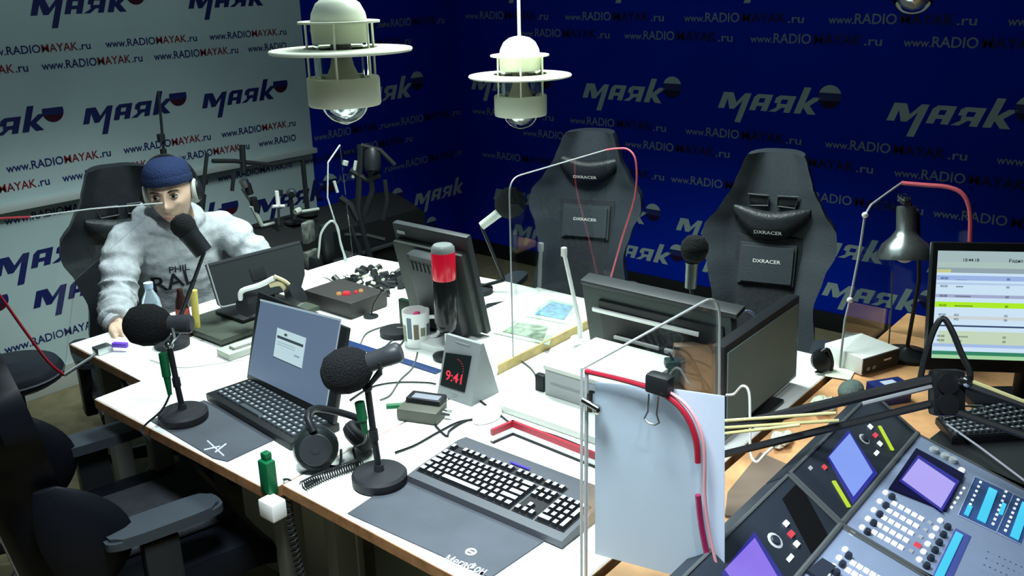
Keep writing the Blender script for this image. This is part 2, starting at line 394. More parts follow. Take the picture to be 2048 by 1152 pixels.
# ================================================================ PENDANT LAMPS
def pendant(label, P, sc_, rodtop=2.8, group='caged pendant lamps over the table'):
    t = thing('pendant_lamp', label, 'lamp', P, .5, group); s = sc_
    def L(prof): return [(r*s, h*s) for r, h in prof]
    b = MB(); b.lathe(L([(.0, .0), (.008, 0), (.008, (rodtop-P[2])/s), (0, (rodtop-P[2])/s)])[1:3], (0, 0, .2*s), seg=10)
    b.bm.free(); b = MB(); b.tube([(0, 0, .12*s), (0, 0, rodtop-P[2])], .006*s, 10); b.done('rod', lamp_white, t)
    b = MB(); b.lathe(L([(.070, .018), (.071, .05), (.071, .068), (.067, .09), (.055, .113), (.036, .127), (.016, .132), (.008, .133)]), seg=32); b.done('dome', lamp_white, t)
    b = MB(); b.lathe(L([(.067, -.075), (.068, .018), (.065, .018), (.064, -.075), (.067, -.075)]), seg=32); b.done('glass_cylinder', glass, t)
    b = MB(); b.lathe(L([(.074, .066), (.102, .066), (.102, .071), (.074, .071), (.074, .066)]), seg=40); b.done('upper_ring', lamp_white, t)
    b = MB(); b.lathe(L([(.092, 0), (.178, -.005), (.180, .000), (.178, .003), (.092, .006), (.092, 0)]), seg=56); b.done('shade_ring', lamp_white, t)
    b = MB(); b.lathe(L([(.070, -.137), (.090, -.137), (.0925, -.133), (.0925, -.070), (.090, -.066), (.070, -.066), (.070, -.137)]), seg=40); b.done('collar', lamp_white, t)
    for k in range(6):
        a = k*PI/3+.2; b = MB(); b.tube([(.088*s*math.cos(a), .088*s*math.sin(a), -.07*s), (.088*s*math.cos(a), .088*s*math.sin(a), .070*s)], .0032*s, 8); b.done('cage_rod', lamp_white, t)
    b = MB(); b.lathe(L([(.026, -.04), (.026, .02), (.022, .024)]), seg=20); b.lathe(L([(.045, -.072), (.030, -.04), (.026, -.02)]), seg=20); b.done('socket', mat('socket_white', (.75, .66, .58), .5), t)
    b = MB(); b.lathe(L([(.0, -.187), (.015, -.185), (.038, -.173), (.054, -.155), (.062, -.135), (.064, -.075)]), seg=28); b.done('glass_bowl', glass, t)
    b = MB(); b.lathe(L([(.0, -.165), (.018, -.160), (.034, -.148), (.045, -.125), (.040, -.095), (.028, -.075)]), seg=20); b.done('bulb', mat('silvered_bulb', (.55, .58, .6), .15, metal=.8), t)
    return t
pendant('white caged pendant lamp near the white wall, shown larger and greyer', D(682, 100, 2.33), 1.0)
pendant('brightly lit white caged pendant lamp hanging in front of the room corner', D(1040, 151, 3.15), .98)
q = D(1838, -100, 2.75); pendant('pendant lamp at the top right of which only the glass bowl shows', q, 1.0)
# ================================================================ ACRYLIC SCREENS
def rounded(P, corners, r=.06, n=8):
    out = []; m = len(P)
    for i in range(m):
        p = Vector(P[i])
        if i not in corners: out.append(p); continue
        a = (Vector(P[i-1])-p); c = (Vector(P[(i+1) % m])-p); ra = corners[i]
        s = p+a.normalized()*ra; e = p+c.normalized()*ra
        for k in range(n+1):
            tt = k/n; out.append((1-tt)**2*s+2*(1-tt)*tt*p+tt*tt*e)
    return out
def screen(label, pts, corners, edges, thick=.003):
    P = rounded(pts, corners); base = min(P, key=lambda p: p.z)
    n = (P[1]-P[0]).cross(P[-1]-P[0]).normalized()
    n = (Vector(pts[2])-Vector(pts[0])).cross(Vector(pts[1])-Vector(pts[0])).normalized()
    t = thing('acrylic_screen', label, 'screen', base, 0, None)
    b = MB(); a = [b._v(p+n*thick) for p in P]; c = [b._v(p-n*thick) for p in P]
    b.f(a); b.f(c[::-1])
    for i in range(len(P)): b.f([a[i], a[(i+1) % len(P)], c[(i+1) % len(P)], c[i]])
    b.done('pane', acrylic, t, world=True)
    for nm, path, m, r in edges:
        b = MB(); b.tube(path, r, 8); b.done(nm, m, t, world=True)
    return t
# station in front: grey edged pane along the table end and red edged pane towards the operator
yA = .852; zt = 1.203
A = rounded([(1.209, yA, TZ), (1.209, yA, zt), (1.72, yA, zt-.003), (1.765, yA, TZ)], {2: .07})
screen('clear acrylic screen with grey edge between table and operator desk', [(1.209, yA, TZ), (1.209, yA, zt), (1.72, yA, zt), (1.765, yA, TZ)], {2: .07},
       [('edge_trim', A, acr_edge, .0030)])
xB = 1.209
B_ = [Vector((xB, .838, TZ)), Vector((xB, .838, zt)), Vector((xB, .60, 1.206)), Vector((xB, .625, 1.05)), Vector((xB, .57, TZ))]
bp = [AX(1172, 742, xB), AX(1240, 758, xB), AX(1300, 776, xB), AX(1345, 800, xB), AX(1375, 835, xB), AX(1392, 880, xB), AX(1396, 925, xB), AX(1396, 990, xB), AX(1404, 1060, xB), AX(1424, 1148, xB), AX(1450, 1230, xB)]
t = thing('acrylic_screen', 'clear acrylic screen with red taped rounded edge in front of the hanging paper', 'screen', (xB, .7, TZ))
b = MB(); sp = smooth_path(bp, 4); poly = [Vector((xB, .838, TZ+.0)), Vector((xB, .838, zt))]+sp[1:]
poly = [p for p in poly if p.z >= TZ-.001]; poly.append(Vector((xB, poly[-1].y, TZ)))
a = [b._v(p+Vector((.003, 0, 0))) for p in poly]; c = [b._v(p-Vector((.003, 0, 0))) for p in poly]; b.f(a); b.f(c[::-1])
for i in range(len(poly)): b.f([a[i], a[(i+1) % len(poly)], c[(i+1) % len(poly)], c[i]])
b.done('pane', acrylic, t, world=True)
b = MB(); b.tube([p for p in smooth_path(bp[:7], 5)], .0052, 8); b.done('red_tape', red_tape, t, world=True)
b = MB(); b.tube([p+Vector((0, .0, -.0)) for p in smooth_path(bp[7:], 5) if p.z > TZ], .0052, 8); b.done('red_tape', mat('dark_red_tape', (.22, .01, .06), .4), t, world=True)
off = Vector((0, -.012, .006)); b = MB(); b.tube([p+off for p in smooth_path(bp, 4) if p.z > TZ], .0028, 8); b.done('edge_trim', mat('pink_edge', (.62, .3, .33), .4), t, world=True)
b = MB(); b.tube([(xB, .842, TZ), (xB, .842, zt)], .0036, 8); b.done('upright', acr_edge, t, world=True)
# metal joint clips
P = AX(1185, 803, xB)
b = MB(); b.tube([P+Vector((-.006, 0, .02)), P+Vector((-.006, 0, -.015))], .008, 10); b.tube([P+Vector((-.012, .012, .004)), P+Vector((-.012, -.02, -.004))], .006, 10); b.ball(P+Vector((-.008, -.016, -.008)), .009, 10, 6)
tag(rebase(b.done('joint_clip', chrome), P), 'small shiny metal clip joining the two nearest acrylic screens', 'clip')
# middle station
yC = 1.63
pc = [AY(1022, 700, yC), AY(1018, 357, yC), AY(1130, 320, yC), AY(1212, 300, yC)]
xr = pc[3].x; rr = [pc[3], AX(1236, 297, xr), AX(1258, 300, xr), AX(1272, 325, xr), AX(1270, 392, xr), AX(1243, 480, xr), AX(1216, 575, xr)]
cpath = rounded([Vector((pc[1].x, yC, TZ+.024)), pc[1], pc[3]], {1: .05})
t = thing('acrylic_screen', 'clear acrylic screen with bare grey edge standing before the middle gaming chair', 'screen', (pc[1].x+.2, yC, TZ+.024))
b = MB(); pl = cpath+[Vector((xr, yC, TZ+.024))]; a = [b._v(p+Vector((0, .003, 0))) for p in pl]; c = [b._v(p-Vector((0, .003, 0))) for p in pl]; b.f(a); b.f(c[::-1])
for i in range(len(pl)): b.f([a[i], a[(i+1) % len(pl)], c[(i+1) % len(pl)], c[i]])
b.done('pane', acrylic, t, world=True)
b = MB(); b.tube(cpath, .0024, 8); b.done('edge_trim', acr_edge, t, world=True)
t = thing('acrylic_screen', 'clear acrylic screen with red taped edge in front of the middle gaming chair', 'screen', (xr, 1.55, TZ+.024))
b = MB(); pl = [Vector((xr, yC-.01, TZ+.025))]+smooth_path(rr, 4); pl = [p for p in pl]; pl.append(Vector((xr, pl[-1].y, TZ+.025)))
a = [b._v(p+Vector((.003, 0, 0))) for p in pl]; c = [b._v(p-Vector((.003, 0, 0))) for p in pl]; b.f(a); b.f(c[::-1])
for i in range(len(pl)): b.f([a[i], a[(i+1) % len(pl)], c[(i+1) % len(pl)], c[i]])
b.done('pane', acrylic, t, world=True)
b = MB(); b.tube(smooth_path(rr, 4), .0030, 8); b.done('red_tape', mat('rose_tape', (.6, .10, .14), .4), t, world=True)
# right station, same line as the table end
y3 = .847; j = AY(1803, 366, y3)
pth = [AY(1683, 700, y3), AY(1690, 640, y3), AY(1700, 600, y3), AY(1718, 510, y3), AY(1730, 430, y3), AY(1742, 410, y3), AY(1772, 388, y3), j]
t = thing('acrylic_screen', 'clear acrylic screen with grey edge behind the chrome desk lamp', 'screen', (j.x-.2, y3, TZ))
b = MB(); pl = [Vector((pth[0].x, y3, TZ))]+pth+[Vector((j.x, y3, TZ))]; a = [b._v(p+Vector((0, .003, 0))) for p in pl]; c = [b._v(p-Vector((0, .003, 0))) for p in pl]; b.f(a); b.f(c[::-1])
for i in range(len(pl)): b.f([a[i], a[(i+1) % len(pl)], c[(i+1) % len(pl)], c[i]])
b.done('pane', acrylic, t, world=True)
b = MB(); b.tube([Vector((pth[0].x, y3, TZ))]+pth, .0036, 8); b.done('edge_trim', acr_edge, t, world=True)
for q in (pth[2], pth[4]):
    b = MB(); b.ball(q, .009, 10, 6); b.done('joint_bead', m_white, t, world=True)
rr3 = [j, AX(1850, 370, j.x), AX(1895, 374, j.x), AX(1925, 388, j.x), AX(1940, 425, j.x), AX(1939, 500, j.x)]
t = thing('acrylic_screen', 'clear acrylic screen with red taped rounded edge behind the lit monitor', 'screen', (j.x, .7, TZ))
b = MB(); pl = [Vector((j.x, y3-.01, TZ+.001))]+smooth_path(rr3, 4)+[Vector((j.x, rr3[-1].y, TZ+.001))]
a = [b._v(p+Vector((.003, 0, 0))) for p in pl]; c = [b._v(p-Vector((.003, 0, 0))) for p in pl]; b.f(a); b.f(c[::-1])
for i in range(len(pl)): b.f([a[i], a[(i+1) % len(pl)], c[(i+1) % len(pl)], c[i]])
b.done('pane', acrylic, t, world=True)
b = MB(); b.tube(smooth_path(rr3, 4)+[Vector((j.x, rr3[-1].y, TZ+.02))], .0065, 8); b.done('red_tape', MATS['rose_tape'], t, world=True)
# far station behind papers
yL = 2.86; pth = [AY(697, 560, yL), AY(686, 500, yL), AY(672, 450, yL), AY(655, 395, yL), AY(656, 325, yL), AY(680, 290, yL)]
t = thing('acrylic_screen', 'narrow clear acrylic screen at the far table edge near the room corner', 'screen', (pth[0].x, yL, TZ))
b = MB(); pl = [Vector((pth[0].x, yL, TZ))]+pth+[Vector((pth[-1].x+.02, yL, TZ))]; a = [b._v(p+Vector((0, .003, 0))) for p in pl]; c = [b._v(p-Vector((0, .003, 0))) for p in pl]; b.f(a); b.f(c[::-1])
for i in range(len(pl)): b.f([a[i], a[(i+1) % len(pl)], c[(i+1) % len(pl)], c[i]])
b.done('pane', acrylic, t, world=True)
b = MB(); b.tube([Vector((pth[0].x, yL, TZ))]+pth, .0034, 8); b.done('edge_trim', acr_edge, t, world=True)
# left station with red lower curve
yM = 2.74; tl = [AY(-60, 440, yM), AY(60, 434, yM), AY(180, 418, yM), AY(325, 406, yM)]
t = thing('acrylic_screen', 'clear acrylic screen at the left, partly red edged, before the seated man', 'screen', (1.235, yM, TZ))
rc = [AY(-60, 520, yM), AY(0, 592, yM), AY(45, 655, yM), AY(95, 722, yM), AY(128, 750, yM)]
b = MB(); pl = tl+[AY(150, 560, yM), AY(128, 750, yM)]+rc[-2::-1]; a = [b._v(p+Vector((0, .003, 0))) for p in pl]; c = [b._v(p-Vector((0, .003, 0))) for p in pl]; b.f(a); b.f(c[::-1])
for i in range(len(pl)): b.f([a[i], a[(i+1) % len(pl)], c[(i+1) % len(pl)], c[i]])
b.done('pane', acrylic, t, world=True)
b = MB(); b.tube(tl[1:], .0022, 8); b.done('edge_trim', acr_edge, t, world=True)
b = MB(); b.tube(tl[:2], .0035, 8); b.tube(smooth_path(rc, 4), .0044, 8); b.done('red_tape', red_tape, t, world=True)
b = MB(); b.tube([AY(128, 750, yM), (1.26, yM, .757)], .006, 8); b.box((1.26, yM, .762), (.05, .04, .022), bev=.003); b.done('clamp', steel, t, world=True)
# hanging paper with binder clip
t = thing('hanging_paper', 'large blank white paper sheet hung on the nearest acrylic screen', 'paper', (1.217, .7, TZ+.05))
xp = xB+.012
q = [AX(1190, 764, xp), AX(1320, 774, xp), AX(1449, 792, xp), AX(1449, 1168, xp), AX(1330, 1146, xp), AX(1190, 1108, xp)]
b = MB(); a = [b._v(p) for p in q]; c = [b._v(p+Vector((.0008, 0, 0))) for p in q]; b.f(a); b.f(c[::-1])
for i in range(6): b.f([a[i], a[(i+1) % 6], c[(i+1) % 6], c[i]])
o = b.done('sheet', hang_paper, t, world=True)
P = AX(1318, 775, xB)
t = thing('binder_clip', 'black binder clip holding the white paper at its top edge', 'clip', P)
b = MB(); b.prism([(-.021, .0), (.021, 0), (.021, .012), (-.021, .012)], 0, .001)
b.bm.free(); b = MB(frame(P+Vector((.002, 0, .006)), (0, -1, 0), (0, 0, 1)))
b.box((0, 0, 0), (.044, .034, .026), bev=.007); b.done('body', black, t, world=True)
b = MB(frame(P+Vector((-.016, 0, -.008)), (0, -1, 0), (0, 0, 1)))
b.tube([(-.009, 0, 0), (-.008, -.03, .003), (-.014, -.044, .004), (-.006, -.05, .004), (.006, -.05, .004), (.014, -.044, .004), (.008, -.03, .003), (.009, 0, 0)], .0016, 6); b.done('wire_handle', steel, t, world=True)
# ================================================================ GAMING CHAIRS
def interp(tab, z):
    for (a, va), (b_, vb) in zip(tab, tab[1:]):
        if a <= z <= b_:
            t = (z-a)/(b_-a); t = t*t*(3-2*t); return va+(vb-va)*t
    return tab[0][1] if z < tab[0][0] else tab[-1][1]
WT = [(.46, .235), (.60, .225), (.74, .205), (.86, .235), (.95, .275), (1.02, .268), (1.10, .205), (1.18, .158), (1.27, .128), (1.30, .110)]
def gaming_chair(label, loc, rz, pad=leather, wing=leather_grey, group='gaming chairs around the tables', lean=.16, arms=True, pillow='horned', arm_z=.655, scale=1, stitch=None, mark=True, arm_y=-.02, pz=0, hips=False):
    t = thing('gaming_chair', label, 'chair', loc, rz, group); t.scale = scale if isinstance(scale, tuple) else (scale,)*3
    def yb(z): return .20+(z-.46)*lean
    def shell(wf, y0, y1, zs, bol, nx=13):
        rings = []
        for z in zs:
            w_ = wf(z); r = []
            for i in range(nx):
                u = -1+2*i/(nx-1); r.append((w_*u, yb(z)+y0-bol*max(0, abs(u)-.45)**1.3*1.6-.0, z))
            for i in range(nx):
                u = 1-2*i/(nx-1); r.append((w_*u*.97, yb(z)+y1*(1-.25*abs(u)**3)-bol*max(0, abs(u)-.45)**1.3*1.1, z))
            rings.append(r)
        return rings
    zs = [.46+.84*i/34 for i in range(35)]
    b = MB(); R = shell(lambda z: interp(WT, z), 0, .085, zs, .11); b.loft(R)
    bmesh.ops.smooth_vert(b.bm, verts=b.bm.verts, factor=.5, use_axis_x=True, use_axis_y=True, use_axis_z=True)
    b.done('backrest', wing, t)
    # centre panel
    zc = [.50+.48*i/20 for i in range(21)]
    b = MB(); rr_ = []
    for z in zc:
        w_ = .125+.012*math.sin((z-.5)*6); r = []
        for i in range(9):
            u = -1+i/4; r.append((w_*u, yb(z)-.018+.010*u**4, z))
        for i in range(9):
            u = 1-i/4; r.append((w_*u, yb(z)+.03, z))
        rr_.append(r)
    b.loft(rr_); b.done('centre_panel', fabric, t)
    b = MB(); b.prism([(-.112, .80), (.112, .80), (.112, .955), (-.112, .955)], 0, .02, bev=.01)
    b.bm.transform(Matrix.Translation((0, yb(.0)-.012, 0)) @ Matrix.Rotation(PI/2, 4, 'X')); 
    for v in b.bm.verts: v.co.y += lean*v.co.z
    b.done('upper_panel', leather_grey, t)
    # head slot with rim
    for z0 in (1.115,):
        b = MB()
        for sx in (-1, 1):
            b.box((sx*.056, yb(z0)-.006, z0), (.075, .016, .036), bev=.006)
        b.done('harness_slot', black, t)
        b = MB()
        for sx in (-1, 1):
            b.tube([(sx*.018, yb(z0)-.016, z0-.018), (sx*.018, yb(z0)-.016, z0+.022), (sx*.10, yb(z0)-.016, z0+.024), (sx*.088, yb(z0)-.016, z0-.022)], .004, 6, closed=True)
        b.done('slot_rim', leather_grey, t)
    # neck pillow
    b = MB(); rings = []
    for i in range(25):
        u = -1+i/12; x = u*.15; c = 1.055+pz+.060*abs(u)**2.2; hh = .052*(1-abs(u)**3*.8)+.006; th = .05*(1-u*u*.65)+.004
        r = []
        for k in range(12):
            a_ = 2*PI*k/12; r.append((x, yb(c)-.035-th*.6*math.cos(a_), c-.03+hh*math.sin(a_)))
        rings.append(r)
    b.loft(rings); pil = b.done('neck_pillow', pad if pillow != 'grey' else leather_grey, t)
    if mark:
        text('lettering', 'DXRACER', frame((-.055, yb(1.0)-.0745+pz*lean, 1.006+pz), (1, 0, 0), (0, -.18, 1)), m_white if pillow else m_white, None, .11, .014).parent = t
        text('lettering', 'DXRACER', frame((-.055, yb(.89)-.0345, .885), (1, 0, 0), (0, .16, 1)), m_white, None, .11, .014).parent = t
    if stitch:
        b = MB()
        for sx in (-1, 1):
            for k in (0, .012): b.tube([(sx*(.135+k), yb(z)+.083-.02*0, z) for z in [.5+.7*i/14 for i in range(15)]], .0022, 6)
        b.done('stitching', stitch, t)
    if hips:
        for sx in (-1, 1):
            b = MB(); rings = []
            for i in range(13):
                z = .50+.30*i/12; k = math.sin(PI*(i+.6)/13.2)**.7; rings.append([(sx*(.235+.034*k*math.cos(q)), yb(z)-.02-.055*k+.10*k*math.sin(q), z) for q in [2*PI*j/14 for j in range(14)]])
            b.loft(rings); b.done('side_bolster', wing, t)
    # seat
    b = MB(); rings = []
    for i in range(15):
        y = -.27+.52*i/14; r = []
        th = .06 if i not in (0, 14) else .035
        for k in range(20):
            a_ = 2*PI*k/20; ca, sa = math.cos(a_), math.sin(a_); x = .27*math.copysign(abs(ca)**.6, ca); z = .44+th*math.copysign(abs(sa)**.7, sa)+.03*max(0, abs(x)-.17)/.1*(1 if sa > 0 else 0)
            r.append((x, y, z-.02*(1 if i == 0 else 0)))
        rings.append(r)
    b.loft(rings); b.done('seat', pad, t)
    b = MB(); b.box((0, -.02, .515), (.30, .40, .02), bev=.008); b.done('seat_panel', fabric, t)
    if arms:
        for sx in (-1, 1):
            b = MB(); b.prism([(sx*.262+.045*math.copysign(abs(math.cos(a_))**.5, math.cos(a_)), arm_y+.14*math.copysign(abs(math.sin(a_))**.6, math.sin(a_))) for a_ in [2*PI*k/28 for k in range(28)]], arm_z-.028, arm_z, bev=.009)
            pd = b.done('armrest_pad', mat('armrest_grey', (.032, .040, .050), .4), t)
            b = MB(); b.box((sx*.275, arm_y+.02, (arm_z+.36)/2-.02), (.045, .085, arm_z-.40), bev=.008); b.box((sx*.24, .0, .375), (.12, .06, .02), bev=.005); b.done('armrest_post', black, t)
    b = MB(); b.tube([(0, 0, .40), (0, 0, .24)], .028, 12); b.tube([(0, 0, .26), (0, 0, .10)], .04, 14); b.box((0, 0, .385), (.22, .26, .03), bev=.005); b.done('gas_column', black, t)
    for k in range(5):
        a_ = 2*PI*k/5+.3; c, s_ = math.cos(a_), math.sin(a_)
        b = MB(); b.tube([(.03*c, .03*s_, .115), (.18*c, .18*s_, .10), (.31*c, .31*s_, .075)], [.032, .026, .018], 10); lg = b.done('base_arm', black, t)
        b = MB(); b.ball((.31*c, .31*s_, .030), .030, 14, 8, (1, .7, 1)); b.tube([(.31*c, .31*s_, .05), (.31*c, .31*s_, .075)], .008, 8); b.done('caster', black_soft, lg)
    return t
# the local front of a chair is -Y
gaming_chair('black gaming chair at the right with a wide trapezoid headrest, facing the camera', (2.84, 1.275, 0), -1.28, lean=.20, scale=(.90, 1, .945))
gaming_chair('black gaming chair in the middle, seen behind the acrylic screen near the room corner', (3.03, 2.21, 0), -1.25, lean=.20, pad=leather, wing=mat('dark_leather', (.034, .042, .052), .36, bump=.15, bscale=120), scale=(.96, 1, .925), pz=.085)
gaming_chair('black gaming chair in which the man in the grey hoodie sits', (1.66, 3.17, 0), -.33, lean=.12, wing=leather, arms=True, mark=False, scale=(.95, 1, .915), arm_z=.64)
gaming_chair('black gaming chair in the left foreground turned towards the table, seen from behind', (.985, 2.14, 0), PI/2-.21, lean=.17, wing=mat('unlit_leather', (.004, .005, .008), .45, spec=.12), pad=MATS['unlit_leather'], stitch=mat('grey_stitch', (.12, .10, .11), .7), arm_z=.655, mark=False, arm_y=-.005, scale=(1.04, 1, 1), hips=True)  # near chair's leather darkened, its lack of light put into the colour
# round stool
P = T(22, 742, .70)
t = thing('stool', 'black round padded stool on a single post at the left edge', 'stool', (P.x, P.y, 0))
b = MB(); b.lathe([(.0, .655), (.125, .655), (.15, .67), (.152, .695), (.14, .715), (0, .725)], seg=36); b.done('seat', mat('black_vinyl', (.012, .014, .02), .35), t)
b = MB(); b.lathe([(.1525, .682), (.155, .686), (.1525, .690)], seg=36); b.done('piping', leather_grey, t)
b = MB(); b.tube([(0, 0, .66), (0, 0, .36)], .024, 12); b.tube([(0, 0, .40), (0, 0, .07)], .034, 12); b.done('post', black, t)
b = MB(); b.ball((.03, -.02, .50), .018, 10, 6); b.done('knob', steel, t)
for k in range(5):
    a_ = 2*PI*k/5; b = MB(); b.tube([(.02*math.cos(a_), .02*math.sin(a_), .09), (.26*math.cos(a_), .26*math.sin(a_), .05)], [.026, .015], 8); lg = b.done('base_arm', black, t)
    b = MB(); b.ball((.26*math.cos(a_), .26*math.sin(a_), .026), .026, 12, 8); b.done('caster', black_soft, lg)
# ================================================================ SCREENS AND MONITORS
def monitor_body(t, M, W, H, thick, front=False, m=black, bez=.016):
    b = MB(M); b.box((W/2, H/2, -thick/2 if front else thick/2), (W, H, thick), bev=.005); b.done('housing', m, t, world=True)
def stand(t, P, m=black, top=.9, neck=(.05, .03)):
    b = MB(); b.box((P[0], P[1], (TZ+top)/2+.005), (neck[0], neck[1], top-TZ-.01), bev=.004); b.box((P[0], P[1], TZ+.008), (.20, .20, .016), bev=.005); b.done('stand', m, t, world=True)
# M2: back of the touch monitor behind the red beacon
M2 = frame((2.03, 2.112, .785), (0, -1, 0), (-.085, 0, .35)); W2, H2 = .318, .345
t = thing('monitor', 'dark grey boxy monitor seen from behind, just beyond the red beacon', 'monitor', (2.05, 1.95, TZ))
b = MB(M2); b.box((W2/2, H2/2, -.012), (W2, H2, .024), bev=.006); b.done('front_frame', dgrey, t, world=True)
b = MB(M2); b.box((W2/2, H2/2-.02, .012), (W2-.02, H2-.06, .030), bev=.010); b.done('housing', mat('charcoal_plastic', (.040, .047, .044), .5), t, world=True)
b = MB(M2); b.box((W2*.60, H2*.44, .045), (W2*.55, H2*.78, .045), bev=.014); b.done('rear_hump', MATS['dark_grey_plastic'], t, world=True)
b = MB(M2); b.box((W2*.60, H2*.81, .0685), (W2*.40, .012, .004)); 
for i in range(8): b.box((W2*.40+i*.017, H2*.72, .0685), (.006, .03, .004))
b.done('vent', black, t, world=True)
b = MB(M2); b.box((.036, H2-.028, .0005+.001), (.035, .012, .003)); b.done('maker_plate', greyp, t, world=True)
b = MB(); b.box((2.10, 2.045, TZ+.009), (.18, .12, .016), bev=.004); b.box((2.07, 2.03, TZ+.06), (.05, .08, .10), bev=.01); b.done('stand', black, t, world=True)
# M3: back of wide monitor
M3 = frame((2.14, 1.475, .775), (0, -1, 0), (-.055, 0, .24)); W3, H3 = .475, .235
t = thing('monitor', 'wide black monitor seen from behind beside the white box, with white strips on its back', 'monitor', (2.18, 1.24, TZ))
b = MB(M3); b.box((W3/2, H3/2, -.018), (W3, H3, .036), bev=.007); b.done('housing', mat('green_black_plastic', (.035, .048, .045), .45), t, world=True)
b = MB(M3); b.box((W3/2+.02, H3*.46, .004), (W3-.08, H3*.74, .012), bev=.004); b.done('rear_recess', black, t, world=True)
b = MB(M3); b.box((W3*.45, H3*.70, .016), (.345, .012, .008), bev=.002); b.done('white_strip', m_white, t, world=True)
b = MB(M3); b.box((W3*.38, H3*.36, .016), (.15, .010, .008), bev=.002); b.box((W3*.62, H3*.36, .018), (.04, .014, .01), bev=.002); b.done('white_strip', m_white, t, world=True)
b = MB(M3); b.box((W3/2+.01, H3+.004, -.02), (W3+.02, .016, .05), bev=.005); b.done('top_ledge', dgrey, t, world=True)
b = MB(); b.box((2.17, 1.24, TZ+.008), (.16, .24, .016), bev=.004); b.box((2.16, 1.24, TZ+.05), (.03, .10, .09), bev=.004); b.done('stand', black, t, world=True)
# tall thin white panel edge
p0 = T(1163, 655, .775); M = frame((2.20, p0.y+.05, .775), (1, .12, 0), (-.02, .09, .33))
a0 = V(1128, 505, (2.15, 1.6, 0)); c0 = V(1160, 650, (2.15, 1.6, 0))
b = MB(); b.tube([a0, c0], .0062, 8); b.box(a0+Vector((0, 0, .002)), (.016, .016, .03), bev=.005)
b.tube([c0, (c0.x, c0.y, TZ+.026)], .008, 8); b.tube([(c0.x, c0.y, TZ+.025), (c0.x, c0.y, TZ+.031)], .03, 14)
tag(rebase(b.done('leaning_pole', m_white), (c0.x, c0.y, TZ)), 'thin white leaning pole with a rounded tip left of the wide black monitor', 'pole')
# M4: side-on grey screen
M4 = frame((1.868, .895, .772), (1, .02, 0), (0, .01, .24)); W4, H4 = .458, .240
t = thing('monitor', 'black monitor with a blank grey-green screen facing the operator', 'monitor', (2.09, .93, TZ))
b = MB(M4); b.box((W4/2, H4/2, -.018), (W4, H4, .034), bev=.004); b.done('housing', black, t, world=True)
b = MB(M4); b.box((W4/2, H4/2-.004, .0005), (W4-.03, H4-.030, .003)); b.done('blank_screen', mat('blank_screen_grey', (.13, .20, .20), .75), t, world=True)
b = MB(); b.box((2.09, .945, TZ+.006), (.2, .13, .012), bev=.004); b.box((2.09, .945, TZ+.05), (.05, .03, .08), bev=.004); b.done('stand', black, t, world=True)
# M1: slim monitor in front of the man, seen from behind
M1 = frame((1.600, 2.592, .832), (1, -.07, 0), (.0035, .050, .136)); H1 = .150
W1 = loc2(M1, 600, 484)[0]
t = thing('monitor', 'slim black tilted monitor seen from behind in front of the man in the grey hoodie', 'monitor', (1.78, 2.60, TZ))
b = MB(M1)
b.prism([(.012, 0), (W1-.05, -.012), (W1-.02, .03), (W1, H1*.72), (W1, H1), (0, H1), (0, .012)], -.012, .004, bev=.002); b.done('housing', mat('dark_lid', (.014, .018, .019), .5), t, world=True)
b = MB(M1); b.box((W1*.46, H1*.52, .005), (.055, .045, .003), bev=.001); b.done('rear_badge', black, t, world=True)
b = MB(M1); b.tube([(0, H1, .003), (.0, .012, .003), (.004, .003, .003), (.012, 0, .003), (W1*.22, -.004, .003)], .0032, 6); b.done('pale_rim', greyp, t, world=True)
b = MB(M1); b.box((W1/2, H1-.004, .002), (W1-.006, .011, .007), bev=.001); b.done('top_rim', dgrey, t, world=True)
b = MB(); b.box((1.80, 2.62, .81), (.06, .03, .07), bev=.004); b.box((1.76, 2.61, .784), (.24, .16, .012), bev=.004); b.done('stand', black, t, world=True)
t = thing('monitor_riser', 'flat dark grey-green box under the seated man\'s slim monitor', 'stand', (1.70, 2.58, TZ))
b = MB(); b.box((1.71, 2.60, .7675), (.40, .27, .018), bev=.003); b.done('plate', mat('riser_grey', (.045, .055, .045), .5), t, world=True)
for x, y in ((1.54, 2.50), (1.88, 2.50), (1.54, 2.70), (1.88, 2.70)):
    b = MB(); b.box((x, y, .7545), (.02, .02, .009), bev=.001); b.done('foot', black_soft, t, world=True)
b = MB(); b.box((1.61, 2.375, .762), (.30, .075, .022), rz=-.06, bev=.004); b.box((1.54, 2.375, .777), (.10, .03, .010), rz=-.06, bev=.002)
tag(rebase(b.done('power_strip', mat('pale_grey', (.36, .38, .34), .5)), (1.60, 2.375, TZ)), 'long pale grey bar lying in front of the man\'s slim monitor', 'power strip')
# M5: lit monitor at the right
M5, w5, h5 = panel((1850, 740), (2060, 747), (1866, 484), .86)
W5 = .50; H5 = h5
t = thing('monitor', 'lit monitor at the right edge showing a playlist table', 'monitor', tuple(M5.translation))
n5 = M5.col[2].to_3d()
b = MB(M5); b.box((W5/2, H5/2, -.012), (W5, H5, .03), bev=.005); b.done('housing', black, t, world=True)
bz = .022
def em(name, c, s): return mat(name, (0.02, .02, .02), .3, em=s, emc=c)
b = MB(M5); b.box((W5/2, H5/2+.006, .0036), (W5-.026, H5-.055, .002)); scr = b.done('lit_screen', em('screen_pale', (.62, .80, .95), .95), t, world=True)
def strip(y0, y1, c, s=1., x0=.0, x1=1., nm='screen_band'):
    U = W5-.026; Vv = H5-.055; ox = .013; oy = .006+.0275
    b = MB(M5); b.box((ox+U*(x0+x1)/2, oy+Vv*(1-(y0+y1)/2), .0050), (U*(x1-x0), Vv*(y1-y0), .0008)); o = b.done(nm, em('band_%d' % len(MATS), c, s), t, world=True); return o
